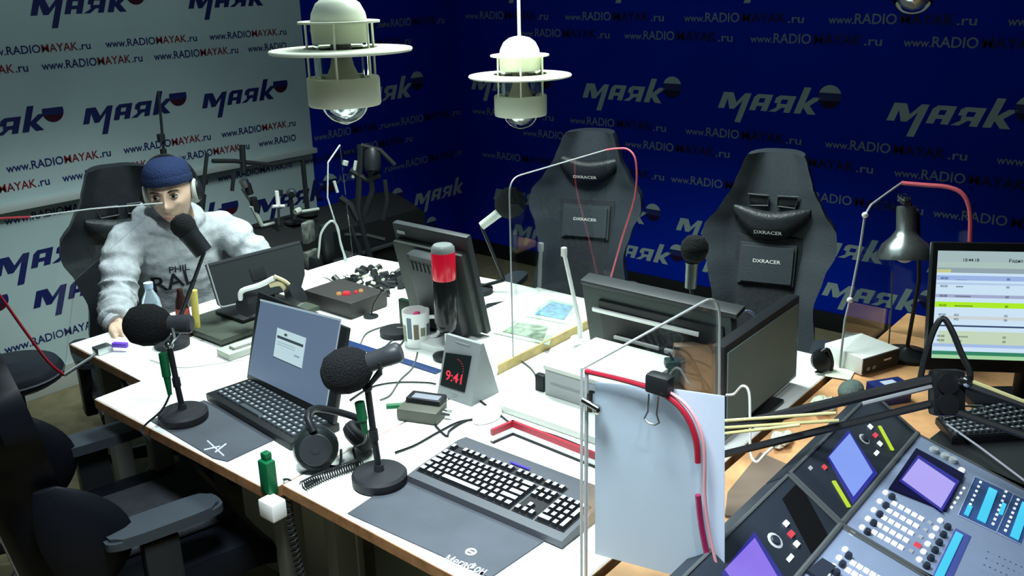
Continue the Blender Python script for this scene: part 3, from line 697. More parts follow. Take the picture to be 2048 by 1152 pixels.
for y0, y1, c, s, x0, x1 in ((0, .10, (.45, .60, .62), .8, 0, 1), (.10, .155, (.5, .66, .62), .8, 0, 1), (.155, .20, (.35, .45, .5), .8, 0, 1), (.17, .2, (.75, .8, .25), .8, 0, .07), (.225, .27, (.35, .5, .85), .9, 0, 1), (.29, .31, (.5, .66, .9), .9, 0, 1),
        (.40, .43, (.45, .5, .75), .8, 0, 1), (.47, .52, (.42, .86, .02), .95, 0, 1), (.60, .60+.03, (.66, .72, .75), .9, .06, 1), (.685, .70, (.04, .08, .2), .7, 0, 1), (.74, .86, (.60, .74, .55), .9, .03, 1), (.86, .89, (.4, .55, .85), .9, 0, 1), (.93, .965, (.04, .28, .16), .8, 0, 1), (.965, 1.0, (.45, .8, .45), .8, 0, 1)):
    strip(y0, y1, c, s, x0, x1)
tx = mat('screen_text', (.02, .03, .05), .5)
def stext(s, u, v, h): text('screen_text', s, M5 @ Matrix.Translation((.013+(W5-.026)*u, .0335+(H5-.055)*(1-v), .0058)), tx, t, None, h)
stext('18:44:18', .13, .095, .0085); stext('Радио', .36, .095, .0085)
for k, v in enumerate((.262, .335, .425, .513, .60, .64, .80, .84)):
    for u, s in ((.02, '00:00'), (.10, ['______', 'www', 'mmmmmm', 'mmmmmmm', '002', '002', 'mmmmmm', '|mmm|'][k]), (.355, '00')): stext(s, u, v, .006)
b = MB(); q = M5 @ Vector((W5/2, 0, -.02)); b.tube([(q.x, q.y, TZ+.02), (q.x, q.y, q.z+.05)], .022, 10); b.box((q.x, q.y, TZ+.012), (.24, .2, .018), rz=-.9, bev=.005); b.done('stand', black, t, world=True)
# ---------------- laptop in front (screen seen)
ML, wl, hl = panel((492, 757), (665, 850), (515, 583), .775)
WL = wl; HL = hl
t = thing('laptop', 'open black laptop with a pale dialog box on its blue-grey screen', 'laptop', (1.36, 1.94, TZ))
b = MB(ML); b.box((WL/2, HL/2, -.008), (WL, HL, .015), bev=.005); b.done('lid', black, t, world=True)
TLp = loc2(ML, 522, 600); TRp = loc2(ML, 683, 640); BLp = loc2(ML, 497, 748); BRp = loc2(ML, 652, 822)
b = MB(ML); b.poly([(BLp[0], max(.01, BLp[1]), .001), (BRp[0], max(.012, BRp[1]), .001), (TRp[0], TRp[1], .001), (TLp[0], TLp[1], .001)]); b.done('screen', em('laptop_screen', (.105, .165, .255), .95), t, world=True)
b = MB(ML); b.tube([(TLp[0], TLp[1], .0015), (TRp[0], TRp[1], .0015)], .0028, 6); b.tube([(TRp[0], TRp[1], .0015), (BRp[0], BRp[1], .0015)], .0016, 6); b.done('screen_edge_light', em('screen_edge', (.33, .45, .52), .9), t, world=True)
dc = [loc2(ML, *p) for p in ((548, 712), (605, 737), (614, 676), (556, 655))]
b = MB(ML); b.poly([(p[0]-.003, p[1]-.003, .0018) for p in dc]); b.done('window_shadow', em('dlg_shadow', (.03, .05, .07), .9), t, world=True)
b = MB(ML); b.poly([(p[0], p[1], .0025) for p in dc]); b.done('dialog_window', em('dlg_white', (.50, .68, .74), .95), t, world=True)
def lerp(a, c, k): return tuple(a[i]+(c[i]-a[i])*k for i in range(2))
def dq(v0, v1, u0, u1, m_, nm, z=.0032):
    L0, L1 = lerp(dc[3], dc[0], v0), lerp(dc[3], dc[0], v1); R0, R1 = lerp(dc[2], dc[1], v0), lerp(dc[2], dc[1], v1)
    b = MB(ML); b.poly([(*lerp(L1, R1, u0), z), (*lerp(L1, R1, u1), z), (*lerp(L0, R0, u1), z), (*lerp(L0, R0, u0), z)]); b.done(nm, m_, t, world=True)
dark_em = em('dlg_dark', (.03, .05, .06), .9); soft_em = em('dlg_soft', (.25, .36, .40), .9)
dq(.24, .33, .05, .95, dark_em, 'dialog_bar'); dq(.10, .18, .28, .38, dark_em, 'dialog_icon')
for v in (.44, .52): dq(v, v+.02, .08, .7, soft_em, 'dialog_line')
dq(.66, .72, .70, .88, soft_em, 'dialog_button')
# laptop base, in table frame
uL = ML.col[0].to_3d(); ub = Vector((-uL.y, uL.x, 0)).normalized()
toC = -ub if ub.dot(FH) > 0 else ub
LB = frame(ML.translation-Vector((0, 0, .012)), uL, -toC)      # local v points away from the viewer
DB = .128
b = MB(LB); b.box((WL/2, -DB/2+.012, -.001), (WL, DB+.02, .022), bev=.004); b.done('base', black, t, world=True)
keyw = mat('laptop_key', (.05, .06, .07), .35); kprint = mat('key_print', (.30, .34, .36), .5)
kb = MB(LB); kp = MB(LB)
for r in range(6):
    n = 17 if r else 20
    for i in range(n):
        x = .02+(WL-.04)*(i+.5)/n+((r*.003) % .006); y = -.006-r*.0182
        wkey = (WL-.04)/n*.82
        if r == 5 and 5 <= i <= 9:
            if i == 7: kb.box((x, y, .013), (wkey*5.6, .0145, .005), taper=.9)
            continue
        kb.box((x, y, .013), (wkey, .0145, .005), taper=.85); kp.box((x-.001, y+.001, .0158), (wkey*.42, .0065, .0008))
o = kb.done('keys', keyw, t, world=True); o['kind'] = 'stuff'
o = kp.done('key_letters', kprint, t, world=True); o['kind'] = 'stuff'
# ================================================================ MOUSE PADS
def quadmesh(name, pts, th, m, label, cat, zt):
    b = MB(); a = [b._v((p.x, p.y, zt)) for p in pts]; c = [b._v((p.x, p.y, zt-th)) for p in pts]
    b.f(a); b.f(c[::-1])
    for i in range(len(pts)): b.f([a[i], a[(i+1) % len(pts)], c[(i+1) % len(pts)], c[i]])
    o = b.done(name, m); ctr = sum(pts, Vector())/len(pts); ctr.z = zt-th; return tag(rebase(o, ctr), label, cat)
padm = mat('slate_pad', (.060, .070, .085), .8, noise=.12, scale=8)
z = TZ+.0035
pd2 = quadmesh('desk_pad', [T(*p, z) for p in ((695, 1026), (812, 948), (1096, 1076), (985, 1152), (975, 1152))], .003, padm, 'slate grey desk pad under the large keyboard with white printed lettering', 'desk pad', z)
pd1 = quadmesh('desk_pad', [T(*p, z) for p in ((300, 840), (408, 800), (562, 872), (455, 922), (425, 915))], .003, padm, 'slate grey desk pad under the open laptop with a white x-shaped mark', 'desk pad', z)
pw = mat('pad_print', (.55, .60, .70), .6)
p0 = T(886, 1121, z+.0005); u = (T(966, 1149, z+.0005)-p0)
text('pad_lettering', 'МегаФон', frame(p0, u, Vector((0, 0, 1)).cross(u)), pw, pd2, u.length, .022)
pc_ = T(942, 1104, z+.001); b = MB(); b.tube([pc_+Vector((.010*math.cos(a_), .010*math.sin(a_), 0)) for a_ in [k*PI/8 for k in range(16)]], .0022, 6, closed=True); b.tube([pc_+Vector((0, -.009, 0)), pc_+Vector((0, .009, 0))], .002, 6); b.done('pad_mark', pw, pd2, world=True)
b = MB()
for a0, a1 in (((415, 882), (448, 912)), ((430, 905), (452, 888)), ((408, 900), (440, 893))): b.tube([T(*a0, z+.0006), T(*a1, z+.0006)], .0022, 6)
b.done('pad_mark', pw, pd1, world=True)
# ================================================================ LARGE KEYBOARD
p0 = T(817, 948, TZ+.022); p1 = T(1127, 1080, TZ+.022); uk = (p1-p0); Lk = .452
KF = frame((p0.x-.004, p0.y+.001, TZ+.006), uk, Vector((0, 0, 1)).cross(uk))
KL = (p1-p0).length; KD = .205
t = thing('keyboard', 'large black full-size keyboard with pale keys on the desk pad', 'keyboard', (1.40, 1.2, TZ+.004), 0)
b = MB(KF); cs = [(0, 0, -.002), (0, 0, .014), (0, .03, .019), (0, KD-.03, .030), (0, KD, .026), (0, KD, -.002)]
b.loft([[(x, q[1], q[2]) for q in cs] for x in (0, KL*.5, KL)])
b.done('case', mat('keyboard_case', (.065, .072, .085), .42), t, world=True)
b = MB(KF)
def well(x0, x1, y0, y1):
    zz = lambda y: .0195+(y-.03)/(KD-.06)*.011+.0008
    b.loft([[(x, y0, zz(y0)), (x, y1, zz(y1)), (x, y1, zz(y1)-.004), (x, y0, zz(y0)-.004)] for x in (x0, x1)])
u19 = (KL-.022)/22.8; X0 = .010; rows = [.034+r*.0196 for r in range(5)]; fy = .034+5*.0196+.010
well(X0-.002, X0+15*u19, .023, rows[4]+.012); well(X0+15.3*u19, X0+18.4*u19, .023, rows[4]+.012); well(X0+18.7*u19, X0+22.8*u19, .023, rows[4]+.012); well(X0-.002, X0+18.4*u19, fy-.010, fy+.011)
b.done('key_well', mat('key_gap_black', (.006, .007, .009), .5), t, world=True)
keytop = mat('pale_keytop', (.50, .56, .62), .4)
def keymesh(wk, dk):
    B = MB(); hw, hd = wk/2-.0014, dk/2-.0016
    B.mi = 0; ring0 = [(-hw, -hd, 0), (hw, -hd, 0), (hw, hd, 0), (-hw, hd, 0)]; k = .0032
    ring1 = [(-hw+k, -hd+k*.8, .008), (hw-k, -hd+k*.8, .008), (hw-k, hd-k*.6, .008), (-hw+k, hd-k*.6, .008)]
    A = [B._v(p) for p in ring0]; C_ = [B._v(p) for p in ring1]
    for i in range(4): B.f([A[i], A[(i+1) % 4], C_[(i+1) % 4], C_[i]])
    B.mi = 1; B.f(C_)
    me = bpy.data.meshes.new('key'); B.bm.to_mesh(me); B.bm.free(); me.materials.append(black); me.materials.append(keytop)
    for p in me.polygons: p.use_smooth = False
    return me
KM = {}
def key(xc, yc, wu, dk=.0192):
    kk = (round(wu, 2), dk)
    if kk not in KM: KM[kk] = keymesh(wu*u19, dk)
    o = bpy.data.objects.new('key', KM[kk]); col.objects.link(o); o.parent = t
    slope = math.atan(.011/(KD-.06)); zz = .0195+(yc-.03)/(KD-.06)*.011+.001
    o.matrix_basis = parent_world(t).inverted() @ KF @ Matrix.Translation((xc, yc, zz)) @ Matrix.Rotation(slope, 4, 'X')
def row(r, widths, x=0, d=.0192):
    for wk in widths:
        if wk > 0: key(X0+(x+wk/2)*u19, rows[r] if r < 5 else fy, wk)
        x += abs(wk)
row(4, [1]*13+[2]); row(3, [1.5]+[1]*12+[1.5]); row(2, [1.75]+[1]*11+[2.25]); row(1, [1.25]+[1]*11+[2.75]); row(0, [1.25, 1.25, 1.25, 6.25, 1.25, 1.25, 1.25, 1.25])
row(5, [1, -1, 1, 1, 1, 1, -.5, 1, 1, 1, 1, -.5, 1, 1, 1, 1]); row(5, [1, 1, 1], 15.35)
row(4, [1, 1, 1], 15.35); row(3, [1, 1, 1], 15.35); row(1, [-1, 1], 15.35); row(0, [1, 1, 1], 15.35)
row(4, [1]*4, 18.75); row(3, [1]*3, 18.75); row(2, [1]*3, 18.75); row(1, [1]*3, 18.75); row(0, [2, 1], 18.75)
key(X0+22.25*u19, rows[3]-.0098, 1, .0388); key(X0+22.25*u19, rows[1]-.0098, 1, .0388)
b = MB(KF); b.box((KL*.46, fy+.022, .0335), (.055, .006, .002)); b.done('status_lights', em('blue_led', (.12, .08, .9), .9), t, world=True)
# ================================================================ CLOCK
t = thing('desk_clock', 'grey wedge-shaped desk clock with glowing red digits', 'clock', (1.70, 1.60, TZ))
CF = frame((1.668, 1.668, TZ+.001), (0, -1, 0), (.048, 0, .165)); cw, ch = .128, .172
b = MB(); xs = ((1.668, .751), (1.668+.049, .751+.165), (1.668+.060, .751+.165), (1.785, .751))
b.loft([[(x, 1.668-k, zz) for x, zz in xs] for k in (0, cw)]); b.done('body', mat('pale_grey_case', (.21, .23, .235), .5), t, world=True)
tl, br = loc2(CF, 893, 705), loc2(CF, 943, 712)
qs = [loc2(CF, *p) for p in ((882, 770), (930, 785), (944, 712), (893, 705))]
b = MB(CF); b.loft([[(x, y, .001) for x, y in qs], [(x, y, .0035) for x, y in qs]]); b.done('display', mat('display_dark', (.008, .012, .012), .25), t, world=True)
redem = em('red_digits', (1, .03, .08), .9)
o_ = loc2(CF, 898, 757); text('digits', '9:41', CF @ Matrix.Translation((o_[0]-.010, o_[1]-.004, .0045)), redem, t, .060, .028)
b = MB(CF); cxx, cyy = (loc2(CF, 914, 740))
for k in range(14):
    a_ = PI/2-k*2*PI/30*1.2; b.ball((cxx+.026*math.cos(a_), cyy+.030*math.sin(a_), .004), .0013, 6, 4)
b.done('seconds_dots', redem, t, world=True)
b = MB(CF); b.box((cw/2, ch-.012, .001), (.05, .004, .002)); b.done('print_line', greyp, t, world=True)
b = MB(CF); b.box((cw/2, .014, .001), (.02, .004, .002)); b.done('print_line', greyp, t, world=True)
# ================================================================ MUG
P = T(835, 690); t = thing('mug', 'patterned ceramic mug holding pink items beside the desk clock', 'mug', P, -.9); t.scale = (1.12, 1.12, 1.15)
b = MB(); b.lathe([(.0, .002), (.034, .002), (.036, .008), (.039, .10), (.0385, .103), (.036, .10), (.033, .010), (0, .008)], seg=32); b.done('body', m_white, t)
mc = [mat('pattern_brown', (.13, .10, .07), .5), mat('pattern_olive', (.20, .22, .14), .5), mat('pattern_slate', (.10, .14, .17), .5)]
for i in range(12):
    a_ = i*PI/6+.1; b = MB(); h0 = .018+random.random()*.02; h1 = .06+random.random()*.033
    for hh in ((h0, h1),):
        b.loft([[(.0392*math.cos(a_+d)*(.94+.06*hz/.1), .0392*math.sin(a_+d)*(.94+.06*hz/.1), hz) for d in (-.19, 0, .19)]+[(.0385*math.cos(a_+d)*.92, .0385*math.sin(a_+d)*.92, hz) for d in (.19, 0, -.19)] for hz in (h0, (h0+h1)/2, h1)])
    b.done('printed_figure', mc[i % 3], t)
b = MB(); b.tube(smooth_path([(.036, 0, .082), (.058, 0, .080), (.066, 0, .055), (.056, 0, .030), (.035, 0, .024)], 5), .0055, 10); b.bm.transform(Matrix.Rotation(0.0, 4, 'Z')); b.done('handle', m_white, t)
b = MB(P and Matrix()); b.box((.008, .004, .088), (.024, .018, .04), rz=.4, bev=.005); o = b.done('pink_packet', mat('pink', (.75, .05, .2), .5)); o.location = P; tag(o, 'pink sachet sticking out of the patterned mug', 'packet')
# ================================================================ RED BEACON
P = T(896, 716); t = thing('beacon_lamp', 'red beacon lamp on a black pillar in front of the boxy monitor', 'lamp', P)
d_ = (P-C0).dot(FW); k = d_/F
def zpx(y, x=890): return V(x, y, P).z-TZ
b = MB(); b.lathe([(.0, .002), (.045, .002), (.047, .01), (.02, .02)], seg=24); b.done('base', black, t)
b = MB(); b.lathe([(.0075, .012), (.0075, zpx(655))], seg=12); b.done('tube', m_white, t)
b = MB(); b.lathe([(.02, zpx(662)), (.030, zpx(655)), (.035, zpx(640)), (.036, zpx(560)), (.034, zpx(557))], seg=28); b.done('pillar', mat('gloss_black', (.008, .009, .01), .15), t)
b = MB(); b.lathe([(.0345, zpx(558)), (.036, zpx(555)), (.036, zpx(503)), (.034, zpx(500))], seg=28); b.done('red_lens', redlit, t)
b = MB(); b.lathe([(.036, zpx(503)), (.0345, zpx(494)), (.028, zpx(489)), (0, zpx(488))], seg=28); b.done('cap', mat('cap_grey', (.16, .18, .18), .3), t)
# ================================================================ TABLE MICROPHONES
def table_mic(label, base_px, top_px, ball_px, ball_r, body_px, grp=None, tilt=0):
    P = T(*base_px, TZ+.004); t = thing('table_microphone', label, 'microphone', P, 0, grp)
    top = V(*top_px, P+Vector((0, 0, .03))); dd = (P-C0).dot(FW)/F
    b = MB(); b.lathe([(0, 0), (.062, 0), (.064, .006), (.064, .020), (.058, .026), (.012, .030), (.010, .045)], seg=40); b.done('base', black_soft, t)
    b = MB(); b.tube([P+Vector((0, 0, .03)), P+(top-P)*.5, top], .0078, 12); b.tube([P+(top-P)*.45, P+(top-P)*.56], .0105, 12); b.done('stem', black, t, world=True)
    bc = V(*ball_px, P); bd = V(*body_px, P); ax = (bd-bc).normalized()
    side = FH
    b = MB(); R = ball_r*dd
    b.lathe([(0.0, -R*1.0), (R*.45, -R*.92), (R*.82, -R*.62), (R*.98, -R*.1), (R*.97, R*.35), (R*.75, R*.8), (R*.5, R*1.05), (R*.4, R*1.1)], bc, ax, 28); b.done('foam_windscreen', foam, t, world=True)
    L = (bd-bc).length
    b = MB(); r2 = R*.42; b.lathe([(r2*.9, R*.6), (r2, R*1.1), (r2, L*.95), (r2*1.05, L), (r2*1.05, L*1.25), (r2*.8, L*1.32)], bc, ax, 24); b.done('body', mat('mic_grey', (.03, .034, .04), .4), t, world=True)
    b = MB(); yk = bc+ax*L*.85
    side = ax.cross(Vector((0, 0, 1))).normalized()
    b.tube([yk+side*r2*1.1, yk+side*r2*1.1-Vector((0, 0, r2*1.2)), top, yk-side*r2*1.1-Vector((0, 0, r2*1.2)), yk-side*r2*1.1], .005, 8); b.ball(top, .012, 12, 8); b.done('yoke', steel if tilt else black, t, world=True)
    return t, P, top
mic_l = table_mic('black foam-topped table microphone on a round base near the open laptop\'s left side', (368, 838), (338, 690), (292, 650), 42, (362, 648), tilt=1)
mic_r = table_mic('black foam-topped table microphone on a round base left of the large keyboard', (760, 963), (735, 775), (690, 742), 46, (775, 712))
for i, (q, (pt, P, top)) in enumerate(((((332, 703), (346, 785)), mic_l), (((724, 800), (736, 862)), mic_r))):
    a0, a1 = V(*q[0], P), V(*q[1], P)
    off = -FH*.012+(-RT)*.004
    b = MB(); ln = [a0+off, a0+(a1-a0)*.55+off, a1+off]
    b.tube([ln[0], ln[1]], .0115, 12); b.tube([ln[1], ln[2]], [.0095, .006], 12); b.done('cable_plug', green_c, pt, world=True)
    g = T(*((318, 862) if i == 0 else (742, 900)), TZ+.004)
    end = T(300, 880, TZ+.006) if i == 0 else T(715, 930, TZ+.006)
    b = MB(); b.tube(smooth_path([ln[2], ln[2]+(g-ln[2])*.4+Vector((-.012, 0, 0)), Vector((g.x-.03, g.y+.03, TZ+.012)), end], 5), .003, 6); b.done('cable', black, pt, world=True)
# ---------------- headphones lying
P = T(630, 935, TZ+.004)
t = thing('headphones', 'black headphones lying between the laptop and the right table microphone', 'headphones', P)
dv = (P-C0).dot(FW)/F
def ear(cx, cy, r, nrm, zc):
    c = V(cx, cy, P); n = Vector(nrm).normalized(); return c, n
c, n = ear(636, 905, 0, (-.5, -.62, .25), 0); c = T(636, 945, TZ)+Vector((0.0, .0, .062))
b = MB(); b.lathe([(.0, -.012), (.03, -.012), (.048, -.004), (.053, .008), (.053, .018), (.048, .024)], c, -n, 28); b.done('ear_cup', mat('cup_black', (.012, .018, .018), .3), t, world=True)
b = MB(); b.lathe([(.012, -.0145), (.036, -.0145), (.038, -.012)], c, -n, 28); b.lathe([(0, -.016), (.010, -.0155)], c, -n, 20); b.done('cup_ring', dgrey, t, world=True)
b = MB(); b.tube([c-n*.030+(n.cross(Vector((0, 0, 1))).normalized()*math.cos(a_)+n.cross(n.cross(Vector((0, 0, 1)))).normalized()*math.sin(a_))*.040 for a_ in [k*PI/10 for k in range(20)]], .014, 10, closed=True); b.done('ear_cushion', green_c if 0 else black_soft, t, world=True)
c2 = c+Vector((.125, .0, -.025)); n2 = Vector((.5, -.3, .55)).normalized()
b = MB(); b.lathe([(.0, -.012), (.03, -.012), (.042, -.004), (.045, .010), (.040, .02)], c2, n2, 28); b.tube([c2+n2*.016+(n2.orthogonal().normalized()*math.cos(a_)+n2.cross(n2.orthogonal()).normalized()*math.sin(a_))*.033 for a_ in [k*PI/10 for k in range(20)]], .011, 10, closed=True); b.done('ear_cup', black_soft, t, world=True)
pts = smooth_path([c+Vector((-.0, 0, .045)), c+Vector((.01, .03, .075)), c+Vector((.07, .06, .06)), c2+Vector((.03, .03, .035)), c2+Vector((.01, 0, .03))], 6)
b = MB(); b.tube(pts, .009, 10); b.done('headband', black, t, world=True)
b = MB(); b.tube(smooth_path([c+Vector((.01, 0, -.045)), c+Vector((.04, -.03, -.052)), c+Vector((.07, -.005, -.03))], 5), .0035, 6); b.done('yoke_wire', black, t, world=True)
# coiled cable on the table then hanging
def coil(path, r, turns, wr, name, m, label):
    P_ = smooth_path(path, 12); b = MB(); n = len(P_); pts = []
    tot = sum((P_[i+1]-P_[i]).length for i in range(n-1)); N = turns*9; acc = [0]
    for i in range(n-1): acc.append(acc[-1]+(P_[i+1]-P_[i]).length)
    j = 0
    for k in range(N+1):
        s = tot*k/N
        while j < n-2 and acc[j+1] < s: j += 1
        f_ = (s-acc[j])/max(1e-6, acc[j+1]-acc[j]); p = P_[j].lerp(P_[j+1], f_); d = (P_[j+1]-P_[j]).normalized(); x = d.orthogonal().normalized() if abs(d.z) > .8 else d.cross(Vector((0, 0, 1))).normalized(); y = d.cross(x)
        a_ = 2*PI*k/9; pts.append(p+x*r*math.cos(a_)+y*r*math.sin(a_))
    b.tube(pts, wr, 5); return tag(rebase(b.done(name, m), path[0]), label, 'cable')
coil([T(725, 925, TZ+.012), T(680, 940, TZ+.012), T(640, 955, TZ+.012), T(606, 972, TZ+.012)], .0115, 26, .0017, 'coiled_cable', black, 'black coiled headphone cable lying behind the right microphone base')
P = T(600, 990, .70)
coil([P+Vector((-.03, 0, .06)), P+Vector((-.035, 0, -.05)), P+Vector((-.02, 0, -.28)), P+Vector((-.03, 0, -.45))], .009, 34, .0020, 'coiled_cable', black_soft, 'black coiled cable hanging down from the table edge')
# ================================================================ BOX, TRAY AND SMALL THINGS ON THE TABLE
t = thing('carton_box', 'white cardboard box lying on a flat white case beside the wide black monitor', 'box', (1.92, 1.26, TZ+.022))
b = MB(); b.box((1.935, 1.262, TZ+.066), (.245, .275, .086), bev=.003); b.done('body', mat('shaded_white_card', (.30, .32, .32), .6), t, world=True)  # shading of the white box sides is put into this darker card
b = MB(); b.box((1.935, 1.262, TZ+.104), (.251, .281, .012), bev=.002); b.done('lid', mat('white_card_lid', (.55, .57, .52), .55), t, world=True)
b = MB(); b.box((1.8115, 1.26, TZ+.062), (.002, .24, .003)); b.done('tape_line', greyp, t, world=True)
b = MB(); b.box((1.90, 1.23, TZ+.012), (.42, .47, .020), bev=.005); tag(rebase(b.done('flat_case', mat('case_offwhite', (.46, .49, .45), .5)), (1.9, 1.23, TZ+.002)), 'flat white case under the white cardboard box', 'case')
b = MB(); b.box((1.83, 1.425, TZ+.035), (.02, .03, .07), bev=.004); tag(rebase(b.done('adapter', black), (1.83, 1.425, TZ)), 'small black adapter standing left of the white cardboard box', 'adapter')
t = thing('low_rail', 'low L-shaped rail with red top band behind the large keyboard', 'rail', (1.60, 1.30, TZ))
a0, a1, a2 = T(985, 886), T(1026, 868), T(1200, 938)
def rail(b, z0, z1, th): 
    for p, q in ((a0, a1), (a1, a2)):
        d = (q-p); m = (p+q)/2; b.box((m.x, m.y, TZ+(z0+z1)/2), (d.length+.004, th, z1-z0), rz=math.atan2(d.y, d.x))
b = MB(); rail(b, .0, .006, .012); b.done('foot_strip', black, t, world=True)
b = MB(); rail(b, .006, .022, .006); b.done('web', m_white, t, world=True)
b = MB(); rail(b, .022, .038, .009); b.done('red_band', red_tape, t, world=True)
# small interface
P = T(845, 835); t = thing('audio_interface', 'small grey audio box with a lit display and cables left of the desk clock', 'device', P)
D1 = frame(P+Vector((0, 0, .001)), (.35, -.94, 0), (.94, .35, 0))
b = MB(D1); b.box((0, .0, .018), (.115, .075, .034), bev=.006); b.done('body', mat('interface_grey', (.07, .075, .06), .5), t, world=True)
b = MB(D1); b.box((0, .03, .034), (.10, .05, .03), bev=.005); b.done('raised_back', black, t, world=True)
b = MB(D1); b.box((.005, .022, .0505), (.075, .026, .001)); b.done('display', em('lit_display', (.55, .68, .82), .9), t, world=True)
b = MB(D1); b.tube([(.06, 0, .02), (.085, -.005, .02)], .007, 10); b.tube([(.06, .018, .02), (.08, .018, .02)], .005, 10); b.done('plug', steel, t, world=True)
b = MB(D1); b.tube([(-.058, .01, .022), (-.10, -.01, .022)], .008, 10); b.done('side_plug', green_c, t, world=True)
# mouse
P = T(975, 836); b = MB(); b.ball((P.x, P.y, TZ+.004), .05, 18, 10, (1, .6, .55)); bmesh.ops.bisect_plane(b.bm, geom=b.bm.verts[:]+b.bm.edges[:]+b.bm.faces[:], plane_co=(0, 0, TZ+.002), plane_no=(0, 0, -1), clear_outer=True)
tag(rebase(b.done('computer_mouse', m_white), (P.x, P.y, TZ+.002)), 'small white computer mouse in front of the desk clock', 'mouse')
# ruler
a, c = T(692, 684, TZ+.003), T(878, 744, TZ+.003); d = (c-a)
b = MB(); b.box(((a+c)/2), (d.length, .030, .003), rz=math.atan2(d.y, d.x), bev=.0008)
tag(rebase(b.done('ruler', mat('blue_plastic', (.010, .028, .10), .5)), (a+c)/2-Vector((0, 0, .0015))), 'long flat blue ruler lying between the mug and the right microphone', 'ruler')
# dark device with red buttons
t = thing('control_box', 'flat black control box with red and amber buttons near the far table edge', 'device', T(693, 612))
c = T(693, 612)
b = MB(); b.box((c.x, c.y, TZ+.030), (.17, .25, .058), bev=.006); b.done('body', mat('box_black', (.03, .028, .028), .5), t, world=True)
for px_, py_, r, m_ in ((693, 588, .013, em('red_button', (1, .03, .06), .8)), (678, 589, .008, em('amber_button', (.9, .5, .15), .7)), (712, 586, .006, MATS['red_button']), (722, 583, .007, MATS['amber_button'])):
    p = T(px_, py_, TZ+.06); b = MB(); b.lathe([(r*1.1, 0), (r*1.1, .003), (r, .008), (0, .010)], p, seg=16); b.done('push_button', m_, t, world=True)
# papers at the far edge
def sheet(pts, label, m=paper, zt=TZ+.002, name='paper_sheet', curl=0):
    q = [T(*p, zt) for p in pts]; b = MB(); a_ = [b._v(p+Vector((0, 0, curl if i == 0 else 0))) for i, p in enumerate(q)]; c_ = [b._v(p-Vector((0, 0, .0008))+Vector((0, 0, curl if i == 0 else 0))) for i, p in enumerate(q)]
    b.f(a_); b.f(c_[::-1])
    for i in range(len(q)): b.f([a_[i], a_[(i+1) % len(q)], c_[(i+1) % len(q)], c_[i]])
    ctr = sum(q, Vector())/len(q); return tag(rebase(b.done(name, m), ctr), label, 'paper')
cream = mat('cream_paper', (.62, .66, .54), .8)
sheet([(600, 545), (688, 566), (668, 598), (600, 585)], 'loose white papers under a cable at the far table edge', cream, TZ+.004, curl=.02)
sheet([(505, 752), (640, 705), (690, 740), (560, 800)][:4], 'white sheet lying under the open laptop', paper, TZ+.0012) if 0 else None
sheet([(640, 692), (735, 700), (722, 762), (690, 770)][:4], 'x') if 0 else None
# cards on the shelf
zc = TZ+.026
cb = mat('card_blue', (.04, .17, .30), .4, noise=.7, scale=60); cg = mat('card_olive', (.12, .17, .12), .4, noise=.7, scale=60)
def card(pts, m, label):
    t_ = thing('badge_card', label, 'card', T(*pts[0], zc), 0, None)
    q = [T(*p, zc+.002) for p in pts]
    for nm, k, dz, mm in (('sleeve', 1, 0, mat('clear_sleeve', (.30, .36, .30), .3)), ('print', .72, .0022, m)):
        ctr = sum(q, Vector())/4; b = MB(); a_ = [b._v(ctr+(p-ctr)*k+Vector((0, 0, dz))) for p in q]; c_ = [b._v(ctr+(p-ctr)*k+Vector((0, 0, dz-.002))) for p in q]
        b.f(a_); b.f(c_[::-1])
        for i in range(4): b.f([a_[i], a_[(i+1) % 4], c_[(i+1) % 4], c_[i]])
        b.done(nm, mm, t_, world=True)
card([(985, 665), (1030, 640), (1112, 652), (1098, 690)], cg, 'greenish badge card in a clear sleeve, nearer the gold shelf edge')
card([(1052, 632), (1100, 598), (1160, 610), (1135, 648)], cb, 'bluish badge card in a clear sleeve, nearer the wide black monitor')
# numeric keypad behind M2
q = [T(*p, TZ+.006) for p in ((970, 646), (972, 612), (1024, 604), (1052, 622), (1010, 648))]
b = MB(); b.prism([(p.x, p.y) for p in q], TZ+.002, TZ+.016, bev=.003); t = tag(rebase(b.done('dark_keyboard', black), (q[0].x, q[0].y, TZ+.002)), 'dark keyboard half hidden behind the boxy monitor', 'keyboard')
b = MB(); ctr = sum(q, Vector())/5
for i in range(4):
    for j in range(6):
        x = ctr.x-.03+.02*i; y = ctr.y-.055+.02*j; b.box((x, y, TZ+.018), (.014, .014, .004))
o = b.done('keys', keyw, t, world=True); o['kind'] = 'stuff'
# green-black box, puck, heap of plugs
P = T(805, 655); b = MB(); b.box((P.x+.03, P.y, TZ+.045), (.02, .07, .088), bev=.004); tag(rebase(b.done('speaker_box', mat('green_black_box', (.006, .022, .012), .4)), (P.x+.03, P.y, TZ)), 'small dark greenish box standing behind the patterned mug', 'box')
P = T(742, 634); t = thing('mini_microphone', 'tiny microphone on a round foot near the far part of the table', 'microphone', P)
b = MB(); b.lathe([(0, .0), (.026, 0), (.026, .005), (0, .008)], (0, 0, 0), seg=24); b.done('base', black, t)
b = MB(); b.tube([(0, 0, .005), (.01, -.01, .05), (.03, -.03, .09)], .003, 8); b.ball((.032, -.032, .094), .008, 10, 6); b.done('gooseneck', black, t)
random.seed(3)
t = thing('plug_heap', 'heap of small dark plugs and pale connectors at the far table edge', 'cables', T(745, 570))
o_ = T(742, 572)
b = MB()
for i in range(44):
    p = o_+Vector((random.uniform(-.08, .12), random.uniform(-.13, .13), .014)); d = Vector((random.uniform(-1, 1), random.uniform(-1, 1), random.uniform(0, .4))).normalized()*.034
    b.tube([p, p+d], .013, 8)
o = b.done('dark_plugs', black, t, world=True); o['kind'] = 'stuff'
b = MB()
